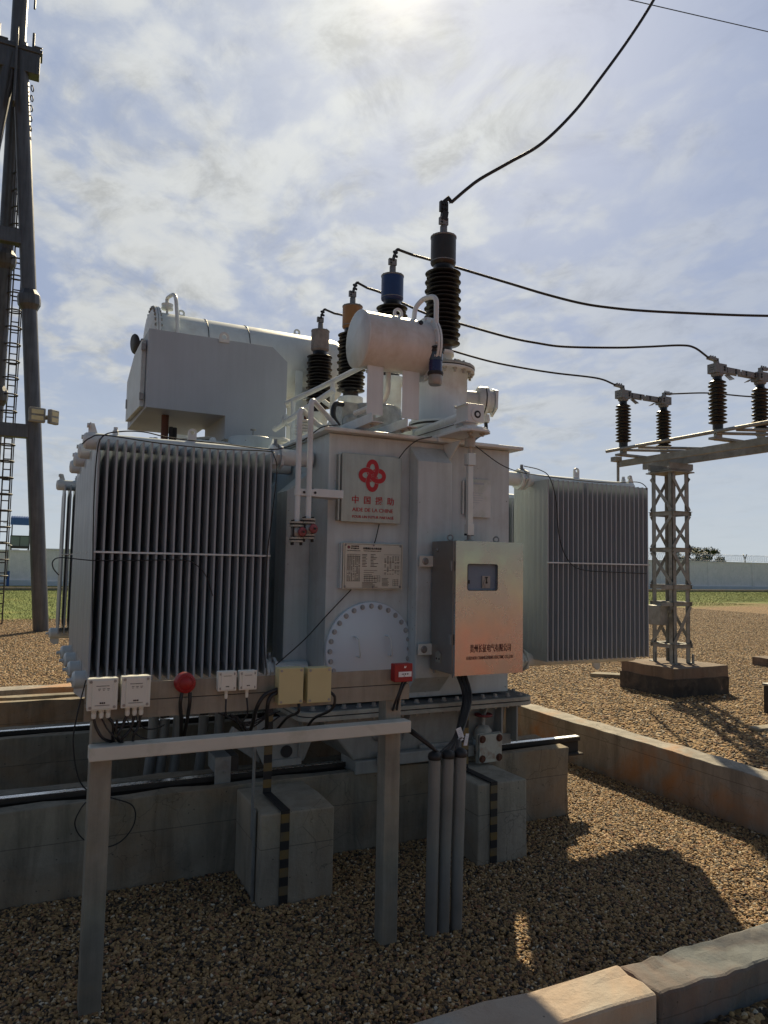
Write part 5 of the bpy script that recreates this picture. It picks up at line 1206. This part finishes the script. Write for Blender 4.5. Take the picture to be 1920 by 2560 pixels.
for z0, z1, back in ((2.45, 2.87, 1), (1.99, 2.39, 0), (1.53, 1.93, 1), (.80, 1.26, 0)):   # single diagonals, turned the other way on the far faces
    hi, lo = (z1, z0) if back else (z0, z1)
    diag((LX0, LY0-.012, hi), (LX1, LY0-.012, lo)); diag((LX0-.012, LY1, hi), (LX0-.012, LY0, lo))
    diag((LX0, LY1+.012, lo), (LX1, LY1+.012, hi)); diag((LX1+.012, LY1, lo), (LX1+.012, LY0, hi))
t.build('diagonal_brace', LATT, LS)
t = MB(); t.box(LX0-.05, LX1+.05, LY0-.05, LY1+.05, 2.93, 2.945); t.box(LX0-.03, LX1+.03, LY0-.03, LY1+.03, 2.955, 2.965); t.box(LX0-.06, LX1+.06, LY0-.02, LY0+.0, 2.97, 3.045); t.box(LX0-.06, LX1+.06, LY1-.02, LY1+.0, 2.97, 3.045)
for x in (LX0, LX1):
    for y in (LY0, LY1): t.cyl((x, y, 2.92), (x, y, 2.98), .012, 8)
t.build('cap_plate', LATT, LS)
BE0, BE1 = 3.3, 7.36
for xb in (7.04, 7.50):
    t = MB(); t.box(xb-.006, xb, BE0, BE1, 3.06, 3.14); t.box(xb, xb+.042, BE0, BE1, 3.133, 3.14); t.box(xb, xb+.042, BE0, BE1, 3.06, 3.067); t.build('crossarm_channel', LATT, LS)
t = MB()
for y in (7.05, 5.62): 
    for x in (6.85, 7.56): t.cyl((x, y, 3.15), (x, y, 3.27), .045, 12)
    t.beam((6.75, y, 3.165), (7.70, y, 3.165), .09, .025)
t.tube([(6.80, 7.30, 3.24), (6.80, 3.6, 3.24)], .021, 10)
t.tube([(6.80, 7.0, 3.22), (7.45, 6.35, 3.17)], .018, 8); t.tube([(6.80, 6.75, 3.22), (7.45, 6.1, 3.17)], .018, 8)
t.tube([(6.80, 5.60, 3.22), (7.45, 5.0, 3.17)], .018, 8); t.tube([(6.80, 5.35, 3.22), (7.45, 4.75, 3.17)], .018, 8)
t.tube([(6.95, 7.25, 1.6), (6.95, 7.25, 3.15)], .018, 8)
t.box(6.87, 6.97, 7.20, 7.30, 3.11, 3.17)
t.build('operating_linkage', LATT, LS)
t = MB(); t.box(7.06, 7.19, 6.66, 6.9, 1.03, 1.27); t.box(7.0, 7.5, 6.58, 6.59, 1.47, 1.53); t.box(7.0, 7.3, 6.585, 6.594, 1.265, 1.31); t.build('mechanism_box', LATT, LS, bevel=.006)
def disconnector(y, l):
    e = empty('disconnector', (7.2, y, 3.27), l, 'disconnector', 'disconnectors on the lattice support crossarm')
    for x in (6.85, 7.56):
        t = MB(); prof = [(.055, 3.27), (.055, 3.32)]
        n = 12; st = (3.82-3.33)/n
        for k in range(n):
            zc = 3.33+k*st; r = .098 if k % 2 == 0 else .090; prof += [(.056, zc), (r, zc+st*.35), (r+.002, zc+st*.45), (r-.004, zc+st*.55), (.06, zc+st*.9)]
        prof += [(.048, 3.83), (.048, 3.87)]; t.mat(SHED).lathe(prof, (x, y, 0), (0, 0, 1), 28); t.build('post_insulator', SHED, e)
    t = MB(); t.mat(ALU)
    for x, s_ in ((6.85, 1), (7.56, -1)):
        t.lathe([(.05, 3.86), (.065, 3.875), (.065, 3.895)], (x, y, 0), (0, 0, 1), 16)
        t.box(x-.085, x+.085, y-.06, y+.06, 3.896, 4.0)
        t.box(x+s_*.085 if s_ > 0 else x-.345, x+.345 if s_ > 0 else x-.085, y-.03, y-.022, 3.92, 3.985); t.box(x+s_*.085 if s_ > 0 else x-.345, x+.345 if s_ > 0 else x-.085, y+.022, y+.03, 3.92, 3.985)
        for k in range(5): t.beam((x+s_*.15, y-.02+k*.012, 3.91), (x+s_*.24, y-.03+k*.014, 3.86), .006, .006)
        t.mat(BLACK)
        for q in (.05, .12, .27): t.bolt((x+s_*q-.0, y-.061 if q < .08 else y-.031, 3.965), (0, -1, 0), .010, .006); t.bolt((x+s_*q, y-.061 if q < .08 else y-.031, 3.935), (0, -1, 0), .010, .006)
        t.mat(ALU)
    t.mat(INK); t.box(6.85-.0865, 6.85-.0855, y-.035, y+.03, 3.955, 3.96); t.box(6.85-.0865, 6.85-.0855, y-.035, y+.03, 3.93, 3.935)
    t.build('contact_arm', ALU, e, bevel=.003)
    t = MB(); t.mat(ALU); 
    for x, s_ in ((6.85, -1), (7.56, 1)):
        xx = x+s_*.0; t.beam((xx, y, 4.0), (xx+s_*.02, y, 4.05), .05, .03); t.beam((xx-s_*.0, y, 4.05), (xx+s_*.14, y, 4.062), .05, .03)
        for k in range(3): t.bolt((xx+s_*(.03+.035*k), y, 4.07), (0, 0, 1), .009, .022)
    t.build('terminal_clamp', ALU, e)
    return e
disconnector(7.05, 'two-column disconnector at the left end of the crossarm, farther from the camera')
disconnector(5.62, 'two-column disconnector cut by the right edge, nearer to the camera')

# ------------------------------------------------------------------ conductors
CONDM = mat('black_conductor', (.02, .02, .022), .55, .2, var=.3, vs=20)
def clampterm(y, tilt, l, end, up=False):
    """lug between the bushing terminal and the conductor"""
    t = MB(); b = V(2.75-.01, y-.014, 4.33)
    if up:
        t.beam(b-V(0, 0, .02), b+V(.01, 0, .05), .035, .05); t.beam(b+V(.0, -.0, .045), b+V(.0, -.0, .125), .065, .028, upv=(0, 1, 0)); t.tube([b+V(.0, 0, .12), b+V(.04, 0, .165), end], .018, 10)
        q = b+V(0, 0, .085)
    else:
        t.beam(b-V(0, 0, .02), b+V(.035, 0, .09), .014, .045, upv=(0, 1, 0)); t.beam(b+V(.035, 0, .09), b+V(.06, 0, .095), .03, .018); t.tube([b+V(.05, 0, .095), end], .012, 8); q = b+V(.018, 0, .04)
    t.mat(BLACK)
    for dx in (-.012, .012):
        for dz in (-.018, .018): t.bolt(q+V(dx, -.015, dz), (0, -1, 0), .009, .008)
    return t
S_ = 1.1573
def DP(x, y, d): return at(x*S_, y*S_, y=d)
def conductor(P, r, l, t=None):
    mb = t or MB(); mb.mat(CONDM).tube(spline(P, 10), r, 10); return mb.build('overhead_conductor', CONDM, label=l, cat='power line', group='black conductors from the transformer bushings')
P = [DP(975, 437, 4.66), DP(1010, 407, 4.62), DP(1040, 385, 4.6), DP(1100, 351, 4.55), DP(1170, 310, 4.5), DP(1240, 242, 4.45), DP(1300, 165, 4.4), DP(1360, 82, 4.35), DP(1412, 0, 4.3), DP(1470, -110, 4.25)]
conductor(P, .0125, 'thick black conductor sweeping from the black-capped bushing up to the top edge', clampterm(4.68, 0, '', P[0], True))
P = [DP(892, 551, 5.52), DP(935, 563, 5.5), DP(1000, 582, 5.4), DP(1100, 612, 5.2), DP(1180, 636, 5.05), DP(1260, 656, 4.9), DP(1330, 666, 4.75), DP(1400, 672, 4.6), DP(1500, 677, 4.45), DP(1600, 681, 4.3), DP(1700, 683, 4.2)]
conductor(P, .011, 'black conductor from the blue-capped bushing sagging out to the right edge', clampterm(5.535, 0, '', P[0]))
e2 = V(6.71, 5.62, 4.063)
P = [DP(793, 622, 6.37), DP(825, 633, 6.35), DP(870, 655, 6.3), DP(930, 681, 6.2), DP(1010, 704, 6.1), DP(1100, 729, 6.0), DP(1160, 741, 5.9), DP(1220, 749, 5.85), DP(1330, 751, 5.75), DP(1400, 749, 5.72), DP(1470, 746, 5.68), DP(1500, 751, 5.65), e2]
conductor(P, .0115, 'black conductor from the ochre-capped bushing to the nearer disconnector', clampterm(6.39, 0, '', P[0]))
e1 = V(6.71, 7.05, 4.063)
P = [DP(722, 677, 7.22), DP(750, 684, 7.2), DP(860, 720, 7.2), DP(975, 757, 7.2), DP(1060, 781, 7.2), DP(1130, 795, 7.18), DP(1200, 806, 7.15), DP(1290, 817, 7.1), e1]
conductor(P, .0115, 'black conductor from the grey-capped bushing to the farther disconnector', clampterm(7.245, 0, '', P[0]))
wire('overhead_conductor', [V(7.70, 7.05, 4.063), DP(1530, 849, 7.0), DP(1610, 856, 6.9), DP(1700, 860, 6.8)], .0105, CONDM, 'short black conductor leaving the farther disconnector to the right', 'power line')
wire('overhead_wire', [DP(1340, -5, 20), DP(1500, 32, 20), DP(1670, 71, 20)], .018, CONDM, 'thin wire crossing the top right corner of the sky', 'power line')

# ------------------------------------------------------------------ boundary and far things
def wallseg(x0, x1, y0, y1, h, label, posts, band):
    t = MB(); a = V(x0, y0, Z0-.1); b = V(x1, y1, Z0-.1); d = (b-a); n = V(-d.y, d.x, 0).normalized()*.1
    t.hexa([a-n, b-n, b+n, a+n, a-n+V(0, 0, h+.1), b-n+V(0, 0, h+.1), b+n+V(0, 0, h+.1), a+n+V(0, 0, h+.1)])
    o = t.build('perimeter_wall', WALLP, label=label, cat='wall')
    t = MB(); k = 0; L = d.length; u = d.normalized(); zz_ = V(0, 0, Z0+h-Z0)
    aa = V(x0, y0, 0)
    t.hexa([aa-n*1.5+V(0, 0, Z0+h-.0), aa+u*L-n*1.5+V(0, 0, Z0+h), aa+u*L+n*1.5+V(0, 0, Z0+h), aa+n*1.5+V(0, 0, Z0+h), aa-n*1.5+V(0, 0, Z0+h+.07), aa+u*L-n*1.5+V(0, 0, Z0+h+.07), aa+u*L+n*1.5+V(0, 0, Z0+h+.07), aa+n*1.5+V(0, 0, Z0+h+.07)])
    t.build('coping', WALLP, o)
    s_ = 0
    while s_ < L:
        t = MB(); p = aa+u*s_; t.hexa([p-n*1.4-u*.12+V(0, 0, Z0-.1), p-n*1.4+u*.12+V(0, 0, Z0-.1), p+n+u*.12+V(0, 0, Z0-.1), p+n-u*.12+V(0, 0, Z0-.1), p-n*1.4-u*.12+V(0, 0, Z0+h), p-n*1.4+u*.12+V(0, 0, Z0+h), p+n+u*.12+V(0, 0, Z0+h), p+n-u*.12+V(0, 0, Z0+h)])
        t.build('pilaster', WALLP, o); s_ += posts
    t = MB(); t.hexa([aa-n*1.8+V(0, 0, Z0-.1), aa+u*L-n*1.8+V(0, 0, Z0-.1), aa+u*L+n+V(0, 0, Z0-.1), aa+n+V(0, 0, Z0-.1), aa-n*1.8+V(0, 0, Z0+band), aa+u*L-n*1.8+V(0, 0, Z0+band), aa+u*L+n+V(0, 0, Z0+band), aa+n+V(0, 0, Z0+band)])
    t.build('plinth_band', mat('blue_grey_band', (.68, .71, .77), .7, var=.1, vs=1), o)
    return o, aa, u, n, L
WALLP0 = WALLP; WALLP = concrete('olive_wall_paint', (.26, .33, .28), (.2, .22, .2), .3, .2)
wallseg(60, -60, -42, -42, 3.4, 'long olive-grey wall, unseen behind the camera, added to be mirrored in the steel cabinet', 20, .3)  # unseen wall, added only to tint the cabinet door's reflection
WALLP = WALLP0
wallseg(-40, 1.0, 44.8, 44.8, 1.86, 'white rendered boundary wall at the left, behind the gantry', 6, .30)
wallseg(1.05, 9, 44.8, 44.6, 1.98, 'slightly taller piece of white boundary wall just left of the radiators', 6, .25)
o, aa, u, n, L = wallseg(20, 95, 44.1, 41.9, 2.25, 'long white boundary wall with razor wire on the right', 5.2, .28)
t = MB(); pts = []; N_ = int(L/.45)*14
for k in range(N_): a = k*2*pi/14; pts.append(aa+u*(20+(L-35)*k/N_)+V(0, cos(a)*.27, Z0+2.25+.40+sin(a)*.27))
t.tube(pts, .011, 3); t.build('razor_wire', mat('razor_wire_zinc', (.34, .40, .52), .6, .1, var=0), label='coil of razor wire along the top of the right boundary wall', cat='razor wire')
s_ = 20
while s_ < L-10:
    t = MB(); p = aa+u*s_+V(0, 0, Z0+2.32); t.beam(p, p+V(0, 0, .28), .07, .07); t.beam(p+V(0, 0, .25), p+V(-.22, 0, .68), .06, .06); t.beam(p+V(0, 0, .25), p+V(.22, 0, .68), .06, .06); t.build('wire_arm', LATT, o); s_ += 5.2*1.5
t = MB(); t.mat(CONC).box(-30, 60, 38.0, 38.15, Z0, Z0+.12); t.mat(DARKT).box(-30, 60, 38.16, 38.6, Z0, Z0+.03); t.mat(CONC).box(-30, 60, 38.61, 38.8, Z0, Z0+.14); t.build('drain_channel', CONC, label='low concrete drainage channel in the grass in front of the boundary wall', cat='drain')
# watch tower
WY = 55
WT = empty('watch_tower', (0, WY, Z0), 'small watch tower with blue sheet roof beyond the left wall', 'watch tower')
def zz2(px, py, y=WY): return at(px, py, y=y)
r0, r1 = zz2(28, 1292), zz2(28, 1311); p0, p1 = zz2(27, 1341), zz2(72, 1366)
t = MB(); t.prism([(r0.x, WY-.9, r1.z), (r0.x, WY+.9, r0.z+.1), (r0.x, WY+.9, r0.z+.02), (r0.x, WY-.9, r1.z-.05)], (1.75, 0, 0)); 
for k in range(12): t.beam((r0.x+.07+k*.15, WY-.91, r1.z+.01), (r0.x+.07+k*.15, WY+.9, r0.z+.12), .03, .03)
t.box(r0.x-.0, r0.x+1.75, WY-.93, WY-.90, r1.z-.06, r1.z+.42); t.build('roof', BLUER, WT)
t = MB(); t.box(p0.x, p1.x, WY-.8, WY-.76, p1.z, p0.z); t.build('wall_panel', TEALP, WT)
t = MB()
for x in (p0.x, (p0.x+p1.x)/2, p1.x): t.box(x-.02, x+.02, WY-.84, WY-.8, p1.z-.1, p0.z+.03)
t.box(p0.x, p1.x, WY-.84, WY-.8, p0.z, p0.z+.06); t.box(p0.x-.03, p1.x+.03, WY-.9, WY+.9, p1.z-.15, p1.z)
for x in (p0.x+.05, p1.x): 
    for y in (-.75, .75): t.box(x-.03, x+.03, WY+y-.03, WY+y+.03, Z0, r1.z)
t.beam((p1.x-.4, WY-.7, 1.9), (p1.x, WY-.7, p1.z-.15), .04, .04); t.beam((p0.x, WY-.7, 2.25), (p0.x+.55, WY-.7, 2.25), .05, .05)
t.tube([(r0.x-.45, WY, r1.z+.1), (r0.x, WY, r1.z+.08)], .02, 5); t.build('frame', BLKB, WT)
p = at(19, 1463, y=43.8); pt = at(19, 1366, y=43.8)
t = MB(); t.mat(WHITE).cyl((p.x, 43.8, Z0), (p.x, 43.8, pt.z), .03, 10); o = t.build('lamp_post', WHITE, label='thin white post with a blue lower sleeve in front of the left wall', cat='lamp post')
t = MB(); t.cyl((p.x, 43.8, Z0), (p.x, 43.8, 1.02), .07, 12); t.build('blue_sleeve', BLUER, o)
t = MB(); t.lathe([(.03, 0), (.12, .03), (.12, .06), (.03, .1)], (p.x, 43.8, pt.z), (0, 0, 1), 14); t.build('lamp_head', LATT, o)
# tree beyond the wall
def tree(x, y, zc, w, h, label):
    e = empty('tree', (x, y, Z0), label, 'tree'); rr = random.Random(5)
    t = MB(); t.mat(BARK).tube(spline([(x, y, Z0), (x+.1, y, zc*.5), (x-.1, y, zc)], 6), [.16]*13, 8)
    for k in range(7):
        a = rr.uniform(0, 6.28); q = V(x+cos(a)*w*rr.uniform(.3, .8), y+sin(a)*w*.5, zc+rr.uniform(-.2, .6)*h); t.tube(spline([(x, y, zc*.55), (x+(q.x-x)*.4, y, zc*.8), q], 5), .06, 5)
    t.build('trunk', BARK, e)
    t = MB(); cl = []
    for k in range(34):
        a = rr.uniform(-1, 1); b_ = rr.uniform(-.5, 1); 
        if a*a*.8+b_*b_ > 1.1: continue
        cl.append(V(x+a*w, y+rr.uniform(-.6, .6)*w, zc+b_*h*(1-.35*abs(a))))
    for c_ in cl:
        for j in range(240):
            d = V(rr.gauss(0, 1), rr.gauss(0, 1), rr.gauss(0, .6)).normalized()*rr.uniform(.2, .55)*(w*.34); p = c_+d
            u_ = V(rr.uniform(-1, 1), rr.uniform(-1, 1), rr.uniform(-.6, .6)).normalized()*.09; v_ = u_.cross(V(rr.uniform(-1, 1), rr.uniform(-1, 1), 1)).normalized()*.05
            t.add([p-u_, p+v_, p+u_, p-v_], [(0, 1, 2, 3)])
    t.build('crown', LEAF, e)
tb = at(1748, 1400, y=50); tree(tb.x, 50, tb.z+.05, 2.6, 1.15, 'dark green tree behind the right boundary wall beside the lattice support')
# right edge bits
k1 = at(1879, 1662, z=Z0); k1t = at(1879, 1641, y=k1.y).z
t = MB(); rough_box(t, k1.x, k1.x+1.2, k1.y-.28, k1.y, Z0-.05, k1t, seed=41, amp=.006); t.build('concrete_plinth', CONCP, bevel=.01, label='second low concrete plinth at the right edge, beyond the lattice support', cat='plinth')
k2 = at(1909, 1782, z=Z0); k2t = at(1909, 1714, y=k2.y).z; t = MB(); t.box(k2.x, k2.x+.5, k2.y-.12, k2.y, Z0-.05, k2t); t.mat(LATT).box(k2.x-.01, k2.x+.51, k2.y-.13, k2.y+.01, k2t+.002, k2t+.03); t.build('dark_equipment_base', MATS['tar_black'], bevel=.01, label='black equipment base cut by the right edge', cat='equipment base')
k3 = at(1869, 1824, z=Z0); t = MB(); t.box(k3.x, k3.x+1.0, k3.y-.12, k3.y, Z0, .25); t.build('concrete_slab', CONC, bevel=.008, label='thin grey concrete slab lying on the gravel at the right edge', cat='slab')
k4 = at(1462, 1690, z=Z0)
t = MB(); t.mat(CONC).prism([(k4.x, k4.y-.1, Z0), (k4.x+.9, k4.y-.9, Z0), (k4.x+1.1, k4.y-.8, Z0), (k4.x+.2, k4.y, Z0)], (0, 0, .05)); t.build('cable_trench_cover', CONCP, bevel=.004, label='small raised trench edge in the gravel left of the lattice plinth', cat='trench edge')
